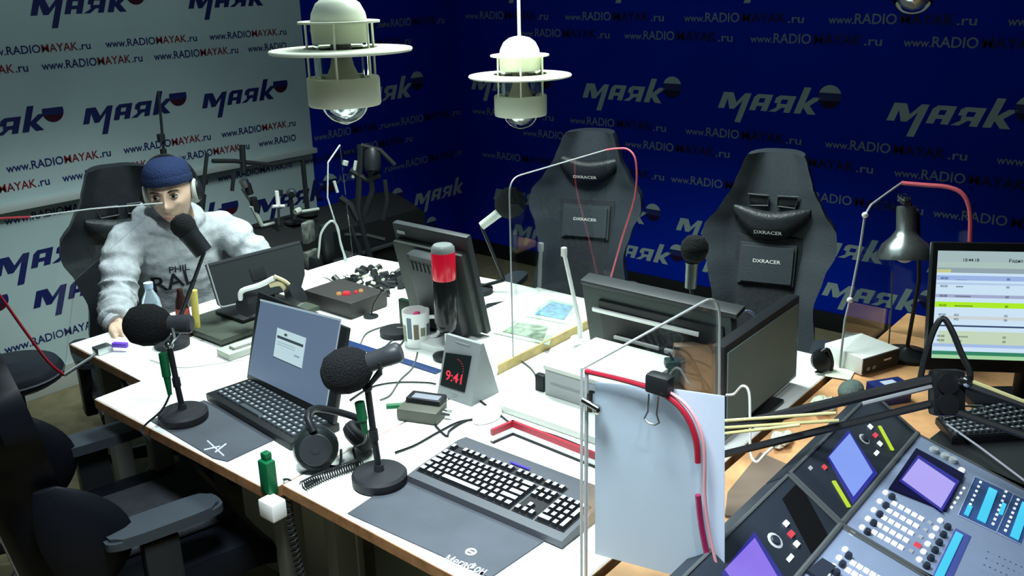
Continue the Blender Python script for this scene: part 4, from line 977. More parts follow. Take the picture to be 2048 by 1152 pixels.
for i in range(20):
    p = o_+Vector((random.uniform(-.08, .12), random.uniform(-.13, .13), .022)); d = Vector((random.uniform(-1, 1), random.uniform(-1, 1), .2)).normalized()*.02
    b.tube([p, p+d], .006, 8)
o = b.done('pale_plugs', mat('pale_plug', (.5, .55, .42), .5), t, world=True); o['kind'] = 'stuff'
# white headphones behind the laptop
P = T(545, 672); t = thing('headphones', 'headphones with a white and yellowish band lying behind the open laptop', 'headphones', P)
pts = smooth_path([V(482, 600, P), V(484, 582, P), V(520, 570, P), V(548, 556, P)], 4)
b = MB(); b.tube(pts, .0085, 8); b.done('white_band', m_white, t, world=True)
b = MB(); b.tube(smooth_path([V(540, 570, P), V(562, 568, P), V(578, 590, P)], 5), .009, 8); b.tube(smooth_path([V(548, 552, P), V(575, 566, P), V(590, 590, P)], 5), .006, 8); b.done('yellow_band', mat('yellowish', (.55, .48, .28), .5), t, world=True)
b = MB(); c = V(500, 610, P); b.lathe([(0, -.015), (.04, -.012), (.042, .015), (0, .02)], c, (-.6, -.4, .5), 24); c = V(590, 590, P); b.lathe([(0, -.015), (.036, -.012), (.038, .015), (0, .02)], c, (.3, -.6, .5), 24); b.done('ear_cup', black, t, world=True)
# bottles near the man
P = T(312, 668); t = thing('water_bottle', 'clear plastic water bottle before the man\'s chest', 'bottle', P)
b = MB(); b.lathe([(0, .0), (.028, 0), (.031, .01), (.031, .10), (.027, .125), (.014, .15), (.012, .165)], seg=24); b.done('body', mat('clear_plastic', (.7, .85, .95), .12, trans=.75, ior=1.25), t)
b = MB(); b.lathe([(.014, .162), (.015, .18), (0, .181)], seg=16); b.done('cap', mat('pale_blue_cap', (.45, .6, .8), .4), t)
P = T(372, 672); t = thing('drink_bottle', 'slim dark drink bottle with yellow and red label by the man\'s microphone', 'bottle', P)
b = MB(); b.lathe([(0, 0), (.02, 0), (.022, .01), (.022, .10), (.018, .125), (.010, .15), (.010, .165), (0, .166)], seg=20); b.done('body', mat('dark_cola', (.03, .012, .012), .2), t)
b = MB(); b.lathe([(.0225, .06), (.0225, .10)], seg=20); b.done('label_band', mat('red_label', (.35, .06, .05), .5), t)
b = MB(); b.tube([(.03, -.02, .0), (.035, -.025, .155)], .012, 10); b.done('yellow_straw', mat('yellow_wrapper', (.65, .55, .12), .5), t)
sheet([(335, 640), (365, 622), (396, 633), (388, 648)], 'white napkin by the drink bottle', m_white, TZ+.010, curl=.01, name='napkin')
# ---------------- brown cup shaped fitting and wires by M3
P = T(1385, 800); t = thing('wire_bundle', 'bundle of black wires on a brown bracket right of the white cardboard box', 'cables', P)
b = MB(); c = V(1388, 735, P); b.loft([[c+(-RT*.05*k+UP*.055), c+(RT*.05*k+UP*.06), c+(RT*.065*k-UP*.06), c+(-RT*.06*k-UP*.065)] if i == 0 else [c+(-RT*.05*k+UP*.055)+FH*.03, c+(RT*.05*k+UP*.06)+FH*.03, c+(RT*.065*k-UP*.06)+FH*.03, c+(-RT*.06*k-UP*.065)+FH*.03] for i, k in ((0, 1), (1, 1))]); b.done('brown_bracket', mat('brown_card', (.14, .095, .07), .6), t, world=True)
b = MB()
for pts in (((1335, 700), (1360, 735), (1400, 750), (1425, 790)), ((1340, 760), (1350, 725), (1385, 715), (1420, 730)), ((1330, 720), (1345, 745), (1365, 770), (1395, 800)), ((1345, 690), (1372, 700), (1395, 740), (1405, 775))):
    b.tube(smooth_path([V(*p, P)-FH*.02 for p in pts], 5), .0038, 6)
o = b.done('wires', black, t, world=True); o['kind'] = 'stuff'
b = MB(); c = V(1342, 735, P)-FH*.015; b.box(c, (.04, .04, .06), rz=.7, bev=.006); b.done('socket_block', mat('dark_teal', (.01, .03, .03), .4), t, world=True)
# ---------------- upright table microphones at the far seats
def far_mic(label, P, ball_px, rb, b0, b1, rbody, stem_px, bodym, ringpx=None):
    P = Vector(P); t = thing('table_microphone', label, 'microphone', P); dd = (P-C0).dot(FW)/F
    b = MB(); b.lathe([(0, 0), (.055, 0), (.056, .018), (.012, .024)], seg=28); b.done('base', black_soft, t)
    c = V(*ball_px, P); a0, a1 = V(*b0, P), V(*b1, P); ax = (a1-c).normalized(); R = rb*dd
    b = MB(); b.lathe([(0, -R), (R*.6, -R*.85), (R*.95, -R*.4), (R, R*.1), (R*.8, R*.7), (R*.45, R*1.0)], c, ax, 24); b.done('foam_windscreen', foam, t, world=True)
    b = MB(); b.tube([a0, a0.lerp(a1, .2), a1], [rbody*dd*1.1, rbody*dd, rbody*dd*.95], 16); b.done('body', bodym, t, world=True)
    s = V(*stem_px, P); b = MB(); b.tube([P+Vector((0, 0, .02)), s], .007, 8); b.tube([s, a1, a1.lerp(a0, .3)], .006, 8); b.done('stem', black, t, world=True)
far_mic('table microphone with black foam and grey metal body before the right gaming chair', (2.37, 1.315, TZ), (1389, 497), 27, (1384, 525), (1381, 575), 12, (1386, 600), mat('satin_grey', (.16, .18, .18), .3, metal=.6))
far_mic('table microphone with black foam and pale metal body rising behind the boxy monitor', (2.40, 2.16, TZ), (1022, 405), 30, (1000, 424), (963, 452), 9, (1008, 560), mat('pale_metal', (.5, .55, .5), .35))
far_mic('table microphone with a black body in front of the man\'s mouth', (1.425, 2.612, TZ), (367, 452), 24, (376, 465), (408, 505), 19, (388, 560), mat('mic_black', (.012, .014, .017), .4))
far_mic('black table microphone standing just left of the red beacon', (1.925, 2.095, TZ), (850, 592), 17, (848, 615), (846, 640), 9, (846, 660), MATS['mic_black'])
# ================================================================ CABLES ON THE TABLE
def cable(label, pts, r=.0030, m=black, z=TZ+.004, cat='cable'):
    P_ = smooth_path([T(p[0], p[1], (p[2] if len(p) > 2 else z)) for p in pts], 6); b = MB(); b.tube(P_, r, 6)
    return tag(rebase(b.done('cable', m), P_[0]), label, cat)
greyc = mat('grey_cable', (.07, .08, .075), .5)
cable('thin dark cable curling from the grey audio box to the mouse', [(870, 850), (893, 872), (900, 860), (930, 842), (955, 838)])
cable('dark cable running from the audio box past the right microphone to the keyboard', [(960, 838), (920, 843), (880, 862), (830, 890), (790, 905)], .0027)
cable('dark cable running from the desk clock to the flat white case', [(958, 800), (1000, 830), (1030, 850), (1100, 868), (1170, 895)], .0027)
cable('thin grey cable looping left of the patterned mug', [(720, 690), (735, 665), (780, 652), (790, 672), (770, 695), (800, 690), (815, 660)], .0025, greyc)
cable('thin grey cable between the mug and the right microphone', [(835, 705), (825, 735), (800, 760), (780, 790), (760, 800)], .0025, greyc)
cable('black cable lying behind the right microphone head', [(700, 800), (740, 775), (790, 765), (850, 765), (872, 768)], .0026)
cable('thin cable crossing the white table left of the open laptop', [(300, 720), (360, 735), (430, 728), (485, 720)], .0016, mat('faint_grey_cable', (.35, .38, .33), .5))  # thin pale grey tube laid on the white table
cable('grey cable looped over the loose papers', [(610, 560, TZ+.012), (650, 556, TZ+.012), (672, 572, TZ+.012), (655, 590, TZ+.012), (620, 598, TZ+.010)], .0026, greyc)
cable('thin dark cable by the white cardboard box', [(1010, 700), (1060, 735), (1075, 760), (1090, 790)], .0025, greyc)
cable('thin cable running below the table edge at the left', [(300, 870, .735), (312, 900, .62), (318, 930, .5)], .003) if 0 else None
# ================================================================ MIXING CONSOLE
con = thing('mixing_console', 'two-bay mixing console with grey button panels and dark screens at the lower right', 'console', (1.53, .35, TZ))
MBv = (0, .112, .072); GFv = (0, .221, .060)
FB = frame((1.53, .485, .862), (1, 0, 0), MBv); FG = frame((1.53, .485, .862), (1, 0, 0), GFv)
cgrey = mat('console_grey', (.165, .21, .31), .5, noise=.04); cblk = mat('console_black', (.018, .024, .034), .4); cedge = mat('console_edge', (.07, .08, .085), .4)
for x0, x1 in ((1.535, 1.985), (1.068, 1.527)):
    b = MB()
    b.loft([[(x, -.22, TZ+.002), (x, -.22, TZ+.0-.1+.762-TZ+.03), (x, .48, .852), (x, .605, .925), (x, .64, .90), (x, .64, TZ+.002)] for x in (x0, x1)]) if 0 else b.loft([[(x, -.10, TZ+.002), (x, .485-.56*.965, .862-.005-.56*.262), (x, .485, .857), (x, .600, .931), (x, .640, .90), (x, .640, TZ+.002)] for x in (x0, x1)])
    b.done('chassis', cblk, con, world=True)
    w_ = x1-x0; ox = x0-1.53
    b = MB(FB); b.box((ox+w_/2, .0665, .001), (w_, .132, .005), bev=.002); b.done('meter_bridge', cblk, con, world=True)
    b = MB(FG); b.box((ox+w_/2, -.27, .001), (w_, .54, .006), bev=.003); b.done('button_panel', cgrey, con, world=True)
    b = MB(FB); b.tube([(ox+.001, -.0, .005), (ox+.001, .133, .005)], .0035, 6); b.tube([(ox+w_-.001, 0, .005), (ox+w_-.001, .133, .005)], .0035, 6); b.tube([(ox, .133, .003), (ox+w_, .133, .003)], .0035, 6); b.done('bridge_trim', cedge, con, world=True)
    b = MB(FG); b.tube([(ox+.001, -.5, .004), (ox+.001, .0, .004)], .0035, 6); b.tube([(ox+w_-.001, -.5, .004), (ox+w_-.001, 0, .004)], .0035, 6); b.tube([(ox, .004, .006), (ox+w_, .004, .006)], .006, 8); b.done('panel_trim', cedge, con, world=True)
def onf(Fm, pts, z0, z1, m, nm):
    b = MB(Fm); q = [loc2(Fm, *p) for p in pts]
    ar = sum(q[i][0]*q[(i+1) % len(q)][1]-q[(i+1) % len(q)][0]*q[i][1] for i in range(len(q)))
    if ar < 0: q = q[::-1]
    b.prism(q, z0, z1); return b.done(nm, m, con, world=True, smooth=False)
def strip_px(Fm, p, q, wpx, z0, z1, m, nm):
    a, c = Vector(loc2(Fm, *p)), Vector(loc2(Fm, *q)); d = (c-a); L = d.length
    b = MB(Fm); m_ = (a+c)/2; b.box((m_.x, m_.y, (z0+z1)/2), (L, wpx, z1-z0), rz=math.atan2(d.y, d.x), bev=.0006); return b.done(nm, m, con, world=True)
lcd_b = em('lcd_blue', (.22, .34, .88), 1); lcd_p = em('lcd_purple', (.42, .36, .88), 1); lcd_v = em('lcd_violet', (.25, .16, .80), 1); lcd_e = em('lcd_halo', (.012, .012, .30), 1)
yel = em('yellow_meter', (.50, .72, .02), 1); cyan = em('cyan_strip', (.05, .62, .90), 1); cyan2 = em('blue_strip', (.03, .30, .80), 1)
redb = em('console_red', (.85, .06, .09), .9)
onf(FB, [(1652, 918), (1694, 862), (1752, 950), (1704, 1010)], .0035, .005, lcd_e, 'screen_surround')  # blue glow around the lit screen, painted as an emitting border
onf(FB, [(1655, 916), (1696, 870), (1742, 948), (1704, 996)], .005, .006, lcd_b, 'meter_screen')
strip_px(FB, (1664, 965), (1695, 1017), .009, .0035, .007, yel, 'level_meter'); strip_px(FB, (1756, 855), (1782, 903), .008, .0035, .007, yel, 'level_meter')
def knob(Fm, px_, py_, r, h, m1, m2=None, parent=con, nm='knob'):
    u_, v_ = loc2(Fm, px_, py_); b = MB(Fm); b.lathe([(r, .003), (r, h*.6), (r*.85, h), (0, h)], (u_, v_, 0), (0, 0, 1), 14); o = b.done(nm, m1, con, world=True)
    return o
silver = mat('knob_silver', (.40, .43, .45), .35); kwhite = mat('button_white', (.8, .86, .9), .45, em=.45, emc=(.85, .95, 1)); kdark = mat('knob_dark', (.02, .025, .04), .4)
_kc = {}
def fast(Fm, px_, py_, kind, nm):
    u_, v_ = loc2(Fm, px_, py_)
    if kind not in _kc:
        b = MB()
        if kind[0] == 'b': b.box((0, 0, kind[3]/2+.003), (kind[1], kind[2], kind[3]), taper=.85); mm = kind[4]
        else: b.lathe([(kind[1], .003), (kind[1], kind[3]*.7), (kind[1]*.8, kind[3]), (0, kind[3])], seg=12); mm = kind[4]
        o = b.done(nm, MATS[mm], None, smooth=kind[0] != 'b'); _kc[kind] = o.data; bpy.data.objects.remove(o)
    o = bpy.data.objects.new(nm, _kc[kind]); col.objects.link(o); o.parent = con
    o.matrix_basis = parent_world(con).inverted() @ Fm @ Matrix.Translation((u_, v_, 0)); return o
BW = ('b', .0120, .0108, .004, 'button_white'); BS = ('b', .008, .0055, .003, 'button_white'); BR = ('b', .013, .013, .004, 'console_red'); BG = ('b', .011, .0085, .003, 'console_mid')
mat('console_mid', (.30, .33, .36), .45)
K1 = ('k', .0125, 0, .006, 'knob_silver'); K2 = ('k', .0055, 0, .010, 'button_white'); K3 = ('k', .0065, 0, .014, 'knob_dark')
fast(FB, 1727, 880, ('k', .015, 0, .004, 'knob_silver'), 'jog_wheel'); fast(FB, 1727, 880, ('k', .009, 0, .008, 'knob_dark'), 'jog_centre')
for p in ((1738, 856), (1757, 890)): fast(FB, *p, BW, 'bridge_button')
fast(FB, 1748, 873, ('b', .014, .010, .004, 'console_red'), 'red_button'); fast(FB, 1646, 937, ('b', .011, .010, .004, 'console_red'), 'red_button')
fast(FB, 1751, 908, ('b', .020, .008, .002, 'button_white'), 'bridge_label'); fast(FB, 1619, 938, ('b', .014, .008, .001, 'console_mid'), 'bridge_label')
# second bridge
onf(FB, [(1440, 1150), (1506, 1066), (1566, 1160), (1500, 1240)], .0035, .005, lcd_e, 'screen_surround')  # same painted blue glow behind the second screen
onf(FB, [(1446, 1142), (1506, 1079), (1551, 1156), (1500, 1215)], .005, .006, lcd_v, 'meter_screen')
fast(FB, 1548, 1083, ('k', .018, 0, .004, 'knob_silver'), 'jog_wheel'); fast(FB, 1548, 1083, ('k', .010, 0, .008, 'knob_dark'), 'jog_centre')
for p in ((1569, 1050), (1590, 1091)): fast(FB, *p, ('b', .012, .010, .005, 'button_white'), 'bridge_button')
fast(FB, 1579, 1071, ('b', .015, .011, .005, 'console_red'), 'red_button'); fast(FB, 1578, 1118, ('b', .022, .008, .002, 'button_white'), 'bridge_label')
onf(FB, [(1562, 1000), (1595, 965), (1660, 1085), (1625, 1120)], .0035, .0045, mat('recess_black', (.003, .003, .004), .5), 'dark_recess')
# first grey panel
onf(FG, [(1775, 982), (1829, 903), (1926, 955), (1890, 1028)], .0035, .010, mat('bezel_navy', (.004, .004, .03), .3), 'screen_surround')
sc_o = loc2(FG, 1837, 917, .010)
def onf2(Fm, pts, off, z1, m, nm):
    b = MB(Fm); q = [loc2(Fm, *p, off) for p in pts]
    b.poly([(x, y, z1) for x, y in q]); return b.done(nm, m, con, world=True, smooth=False)
onf2(FG, [(1798, 962), (1836, 910), (1919, 962), (1884, 1024)], .0102, .0106, lcd_e, 'screen_glow')
onf2(FG, [(1804, 959), (1837, 917), (1911, 967), (1882, 1016)], .0112, .0112, lcd_p, 'panel_screen')
for j in range(5):
    for i in range(5): fast(FG, 1787+13.2*i-10.1*j, 1011+7.4*i+14.4*j, BW, 'push_button')
    if j != 3: fast(FG, 1858-9.5*j, 1049+14.2*j, BG, 'push_button')
fast(FG, 1833, 1094, BR, 'red_button')
for j in range(5):
    for k, (a0, a1) in enumerate((((1769, 990), (1722, 1060)), ((1781, 1000), (1732, 1070)))):
        x = a0[0]+(a1[0]-a0[0])*j/4; y = a0[1]+(a1[1]-a0[1])*j/4; fast(FG, x, y, K2 if k == 0 else K3, 'rotary_knob')
for j in range(6):
    for k, (a0, a1) in enumerate((((1878, 1046), (1836, 1124)), ((1892, 1060), (1850, 1138)))):
        x = a0[0]+(a1[0]-a0[0])*j/5; y = a0[1]+(a1[1]-a0[1])*j/5; fast(FG, x, y, K2 if k == 0 else K3, 'rotary_knob')
for p in ((1866, 905), (1888, 917), (1903, 925)):
    fast(FG, *p, ('k', .010, 0, .012, 'knob_silver'), 'encoder'); 
fast(FG, 1921, 945, ('k', .007, 0, .010, 'button_white'), 'encoder')
for j in range(5): fast(FG, 1926-6.2*j, 980+9.6*j, BS, 'soft_button')
blue_pn = mat('blue_backplate', (.03, .07, .20), .4)
onf(FG, [(1916, 1032), (1948, 958), (2024, 992), (1990, 1066)], .0035, .0045, blue_pn, 'backplate')
onf(FG, [(1994, 1066), (2026, 993), (2070, 1014), (2040, 1092)], .0035, .0045, blue_pn, 'backplate')
fr = mat('frame_line', (.35, .40, .58), .4)
for p, q in (((1914, 1034), (1948, 957)), ((1948, 957), (2060, 1008)), ((1914, 1034), (2040, 1093)), ((1991, 1068), (2025, 992))): strip_px(FG, p, q, .0016, .0045, .006, fr, 'frame_line')
strip_px(FG, (1984, 983), (1960, 1046), .017, .0045, .0075, cyan, 'cyan_display'); strip_px(FG, (2050, 1012), (2026, 1080), .016, .0045, .0075, cyan, 'cyan_display')
for j in range(8): fast(FG, 1959-4.1*j, 968+8.9*j, BS, 'soft_button')
strip_px(FG, (1938, 1016), (1930, 1034), .009, .0046, .0078, cyan, 'cyan_display')
for j in range(8): fast(FG, 2010-3.7*j, 987+9.2*j, BS, 'soft_button')
strip_px(FG, (2006, 1012), (1998, 1034), .008, .0062, .0082, cyan, 'cyan_display')
for j in range(8): fast(FG, 2034-3.6*j, 1003+8.8*j, BS, 'soft_button')
strip_px(FG, (1925, 1068), (1880, 1165), .030, .0035, .005, mat('strip_bed', (.05, .07, .26), .4), 'display_bed')
strip_px(FG, (1916, 1072), (1872, 1165), .014, .005, .008, cyan, 'cyan_display')
for j in range(5):
    for i in range(9): 
        px_, py_ = 1975+11*i-4*j, 1107+5*i+13*j
        if py_ < 1160 and px_ < 2060: fast(FG, px_, py_, ('k', .0022, 0, .004, 'knob_dark'), 'speaker_hole')
fast(FG, 1703, 1069, ('b', .018, .010, .001, 'button_white'), 'panel_label')
# second grey panel
for j in range(5):
    fast(FG, 1688-12*j, 1104+17*j, K2, 'rotary_knob'); fast(FG, 1694-12*j, 1118+17*j, K3, 'rotary_knob')
for j in range(2):
    for i in range(5): fast(FG, 1704+13*i-10*j, 1130+7.6*i+14.4*j, BW, 'push_button')
onf(FG, [(1610, 1150), (1640, 1125), (1668, 1142), (1640, 1170)], .0035, .012, kdark, 'screen_surround')
# ================================================================ OPERATOR DESK THINGS
q = [T(*p, .803) for p in ((1848, 882), (1905, 838), (2080, 790), (2110, 990), (2052, 980))]
t = thing('black_case', 'black equipment case under the keyboard at the right edge', 'case', (2.25, .40, .752))
b = MB(); b.prism([(p.x, p.y) for p in q][::-1], .752, .800, bev=.003); b.done('body', black, t, world=True)
cp = mat('case_print', (.22, .24, .27), .5)
for p, s in (((1922, 905), 'digitek'), ((1888, 908), 'IN')):
    o_ = T(*p, .8012); text('lettering', s, frame(o_, (T(p[0]+40, p[1]+16, .8)-T(*p, .8)), Vector((-.6, .8, 0))), cp, t, None, .010) if 0 else None
t = thing('keyboard', 'black keyboard with grey key legends under the lit monitor at the right edge', 'keyboard', (2.25, .45, .802))
k0, k1, k2, k3 = T(1905, 872, .822), T(1872, 832, .822), T(2075, 790, .822), T(2100, 860, .822)
b = MB(); pl = [(p.x, p.y) for p in (k0, k3, k2, k1)]
b.prism(pl, .802, .820, bev=.003); b.done('case', black, t, world=True)
kb = MB(); kp = MB()
for r in range(6):
    for i in range(15):
        fu, fv = (i+.7+.3*(r % 2))/16, (r+.6)/6.4
        a_ = k1.lerp(k2, fu); c_ = k0.lerp(k3, fu); p = a_.lerp(c_, fv); rz_ = math.atan2((k2-k1).y, (k2-k1).x)
        kb.box((p.x, p.y, .823), (.0135, .0115, .006), rz=rz_, taper=.85); kp.box((p.x, p.y, .8263), (.006, .005, .0008), rz=rz_)
o = kb.done('keys', keyw, t, world=True); o['kind'] = 'stuff'; o = kp.done('key_letters', kprint, t, world=True); o['kind'] = 'stuff'
P_ = [T(1883, 822, .83), T(1912, 812, .83), T(1965, 812, .83), T(1970, 828, .83), T(1915, 832, .83), T(1890, 838, .83)]
b = MB(); b.tube(P_, .003, 6, closed=True); tag(rebase(b.done('key_clip', steel), P_[0]), 'small bright metal wire clip lying on the right keyboard', 'clip')
b = MB(); b.tube([T(1893, 848, .83), T(1960, 895, .815), T(2060, 970, .81)], .0028, 6); tag(rebase(b.done('cable', mat('grey_pale_cable', (.35, .35, .42), .5)), T(1893, 848, .83)), 'pale grey cable crossing the black equipment case', 'cable')
# white and black receiver box
P = T(1722, 752, .752); t = thing('desk_radio', 'small white box with black front between the screens on the right', 'device', P)
dR = T(1796, 729, .752)-P; dR.z = 0; FR = frame(P, dR, Vector((0, 0, 1)).cross(dR)); Lr = dR.length; hR = .052
b = MB(FR); b.box((Lr/2, .07, hR/2+.001), (Lr, .14, hR), bev=.003); b.done('body', m_white, t, world=True)
b = MB(FR); b.box((Lr/2, -.001, hR/2+.001), (Lr-.006, .004, hR-.008)); b.done('front', black, t, world=True)
b = MB(FR); b.box((Lr*.65, -.004, hR*.6), (.03, .002, .005)); b.done('front_label', m_white, t, world=True)
b = MB(FR); b.box((Lr*.15, -.004, hR*.35), (.012, .002, .010)); b.box((Lr*.3, -.004, hR*.35), (.012, .002, .010)); b.done('front_print', greyp, t, world=True)
sheet([(1640, 700), (1700, 690), (1725, 715), (1700, 760), (1650, 752)], 'white papers lying left of the white and black box', cream, .7545, curl=.0)
P = T(1650, 740, .756); t = thing('headphones', 'small black headphones hanging beside the grey-green screen', 'headphones', P)
b = MB(); c = V(1642, 720, P); b.lathe([(0, -.01), (.03, -.008), (.034, .006), (.02, .016)], c, (-.4, -.7, .3), 22); b.lathe([(0, -.016), (.014, -.014), (.016, -.009)], c, (-.4, -.7, .3), 18); b.done('ear_cup', black, t, world=True)
b = MB(); c = V(1640, 760, P); b.lathe([(0, -.01), (.028, -.008), (.032, .006), (.02, .016)], c, (-.4, -.7, .3), 22); b.done('ear_cup', black, t, world=True)
b = MB(); b.tube(smooth_path([V(1642, 705, P), V(1656, 700, P), V(1664, 730, P), V(1650, 765, P)], 5), .006, 8); b.done('headband', black, t, world=True)
# chrome desk lamp
P = T(1812, 712, .752); t = thing('desk_lamp', 'chrome desk lamp with a bell-shaped shade in front of the blue wall', 'lamp', P)
k = (P-C0).dot(FW)/F
b = MB(); b.lathe([(0, 0), (.07, 0), (.072, .01), (.02, .02), (.008, .03)], seg=30); b.done('base', black, t)
top = V(1834, 430, P); b = MB(); b.tube([P+Vector((0, 0, .02)), V(1838, 560, P), V(1836, 430, P), V(1812, 398, P)], .006, 8); b.done('arm', black, t, world=True)
nk = V(1812, 400, P); mth = V(1800, 515, P); ax = (V(1800, 500, P)-V(1812, 410, P)-FH*.03).normalized()
s0 = V(1813, 412, P)
b = MB(); b.lathe([(0, -.002), (17*k, 0), (18*k, 8*k), (17*k, 45*k), (26*k, 58*k), (42*k, 72*k), (50*k, 92*k), (51*k, 100*k), (48*k, 98*k), (40*k, 76*k), (15*k, 60*k)], s0, ax, 36); b.done('shade', mat('brushed_chrome', (.42, .46, .46), .25, metal=.9), t, world=True)
b = MB(); b.ball(s0+ax*88*k, 20*k, 16, 10); b.done('bulb', mat('milky_bulb', (.35, .38, .38), .3), t, world=True)
b = MB(); b.box(V(1808, 398, P), (.05, .02, .025), rz=.7, bev=.005); b.done('bracket', chrome, t, world=True)
b = MB(); b.tube([V(1787, 545, P)+FH*.01, V(1783, 620, P), V(1776, 705, P)], .0022, 6); b.done('pull_cord', greyc, t, world=True)
# boom arm
j = D(1893, 785, 1.74); L0, L1 = D(1430, 862, 1.86), D(1430, 913, 1.86)
t = thing('boom_arm', 'black sprung boom arm with yellowish springs crossing the mixing console', 'boom arm', (1.72, -.28, TZ))
b = MB(); b.tube([L0, D(1868, 758, 1.74)], .0105, 6); b.done('upper_bar', black, t, world=True)
b = MB(); b.tube([L1, D(1868, 806, 1.74)], .0075, 6); b.done('lower_bar', black, t, world=True)
b = MB(); b.tube([D(1725, 808, 1.765), D(1868, 772, 1.735)], .0045, 6); b.done('link_bar', greyp, t, world=True)
ysp = mat('yellow_spring', (.50, .47, .22), .4)
for p, q in (((1440, 856, 1.85), (1678, 841, 1.775)), ((1440, 842, 1.85), (1672, 826, 1.775)), ((1440, 868, 1.85), (1600, 850, 1.79))):
    P0, P1 = D(*p), D(*q); b = MB(); b.tube([P0, P1], .0034, 8); b.done('spring', ysp, t, world=True)
b = MB(frame(j, RT, UP)); b.box((0, 0, 0), (.064, .088, .030), bev=.012); b.lathe([(.020, .015), (.020, .020), (0, .021)], (-.005, .018, 0), (0, 0, 1), 20); b.lathe([(.020, .015), (.020, .020), (0, .021)], (-.005, -.02, 0), (0, 0, 1), 20); b.done('elbow_joint', black, t, world=True)
b = MB(); b.lathe([(.011, 0), (.011, .012), (.006, .016), (0, .016)], D(1930, 762, 1.72), -FW, 14); b.done('joint_bolt', chrome, t, world=True)
Q = Vector((1.72, -.28, 1.02))
b = MB(); b.tube([j+UP*.028, Q+UP*.02], .009, 6); b.tube([j-UP*.03, Q-UP*.02], .007, 6); b.done('lower_arm', black, t, world=True)
b = MB(); b.tube([D(1935, 760, 1.715), D(1935, 760, 1.715).lerp(Q-Vector((0, 0, .0)), .5)], .0046, 8); b.done('spring', ysp, t, world=True)
b = MB(); b.tube([Q+UP*.03, (Q.x, Q.y, TZ)], .014, 10); b.box((Q.x, Q.y, TZ+.012), (.09, .09, .024), bev=.004); b.done('desk_clamp', black, t, world=True)
pts = smooth_path([D(*p) for p in ((1838, 770, 1.75), (1850, 715, 1.75), (1868, 660, 1.75), (1886, 637, 1.75), (1904, 662, 1.74), (1922, 705, 1.73), (1940, 745, 1.72), (1935, 775, 1.72))], 5)
b = MB(); b.tube(pts, .0058, 8); b.done('loop_cable', black, t, world=True)
b = MB(); b.tube([L0, L0+(L1-L0)*.5+(L0-D(1868, 758, 1.74))*.03, L1], .012, 8); b.tube([L1.lerp(L0, .5), L1.lerp(L0, .5)+(L0-D(1868, 758, 1.74))*.15], .02, 12); b.done('arm_head', black, t, world=True)
# wood desk clutter
def crumple(c, r, m, name, label, cat, seed):
    random.seed(seed); b = MB(); b.ball((0, 0, 0), r, 14, 9, (1.2, .8, .45))
    for v in b.bm.verts: v.co *= 1+random.uniform(-.28, .28)
    zmin = min(v.co.z for v in b.bm.verts); o = b.done(name, m, smooth=False); o.location = (c.x, c.y, c.z-zmin); return tag(o, label, cat)
crumple(T(1645, 822, .752), .035, cream, 'crumpled_tissue', 'crumpled white tissue on the wooden desk behind the boom arm', 'tissue', 5)
crumple(T(1562, 890, .752), .030, cream, 'crumpled_tissue', 'crumpled pale tissue on the wooden desk in front of the boom arm', 'tissue', 9)
b = MB(); q = [T(*p, .756) for p in ((1455, 985), (1520, 905), (1600, 940), (1530, 1040), (1450, 1030))]; b.prism([(p.x, p.y) for p in q][::-1], .752, .757); tag(rebase(b.done('folder', mat('tan_folder', (.16, .115, .085), .6)), (q[0].x, q[0].y, .752)), 'flat brown folder on the wooden desk beside the hanging paper', 'folder')
t = thing('small_case', 'dark blue box with a white printed label on the desk behind the boom arm', 'box', T(1770, 800, .752)); c = T(1775, 800, .752)
b = MB(); b.box((c.x, c.y, .777), (.10, .06, .05), rz=-.6, bev=.003); b.done('body', mat('navy_box', (.01, .02, .12), .4), t, world=True)
b = MB(); b.box((c.x-.0, c.y, .8025), (.04, .03, .001), rz=-.6); b.done('label_patch', mat('pale_label', (.45, .5, .6), .5), t, world=True)
P = T(1700, 800, .752); b = MB(); b.ball((P.x, P.y, .780), .032, 16, 10, (1.5, 1, .85)); tag(rebase(b.done('soft_pouch', mat('grey_green_cloth', (.10, .14, .13), .8, bump=.5)), (P.x, P.y, .752)), 'grey-green soft pouch on the wooden desk', 'pouch')
pts = smooth_path([D(*p) for p in ((1452, 790, 2.0), (1468, 788, 2.0), (1485, 772, 1.98), (1498, 785, 1.97), (1500, 840, 1.96), (1501, 905, 1.95), (1513, 924, 1.93), (1530, 908, 1.93), (1546, 894, 1.93))], 5)
b = MB(); b.tube(pts, .0030, 8); tag(rebase(b.done('cable', mat('white_cable', (.55, .57, .55), .5)), pts[0]), 'white cable looping down in front of the grey-green screen', 'cable')
P = Vector((2.30, .99, TZ)); pts = smooth_path([V(*p, P) for p in ((1452, 705), (1455, 665), (1470, 636), (1493, 622), (1510, 632), (1514, 655), (1512, 690))], 5)
b = MB(); b.tube(pts, .0038, 8); tag(rebase(b.done('cable', mat('bluegrey_cable', (.10, .12, .20), .5)), pts[0]), 'blue-grey cable arching above the grey-green screen', 'cable')
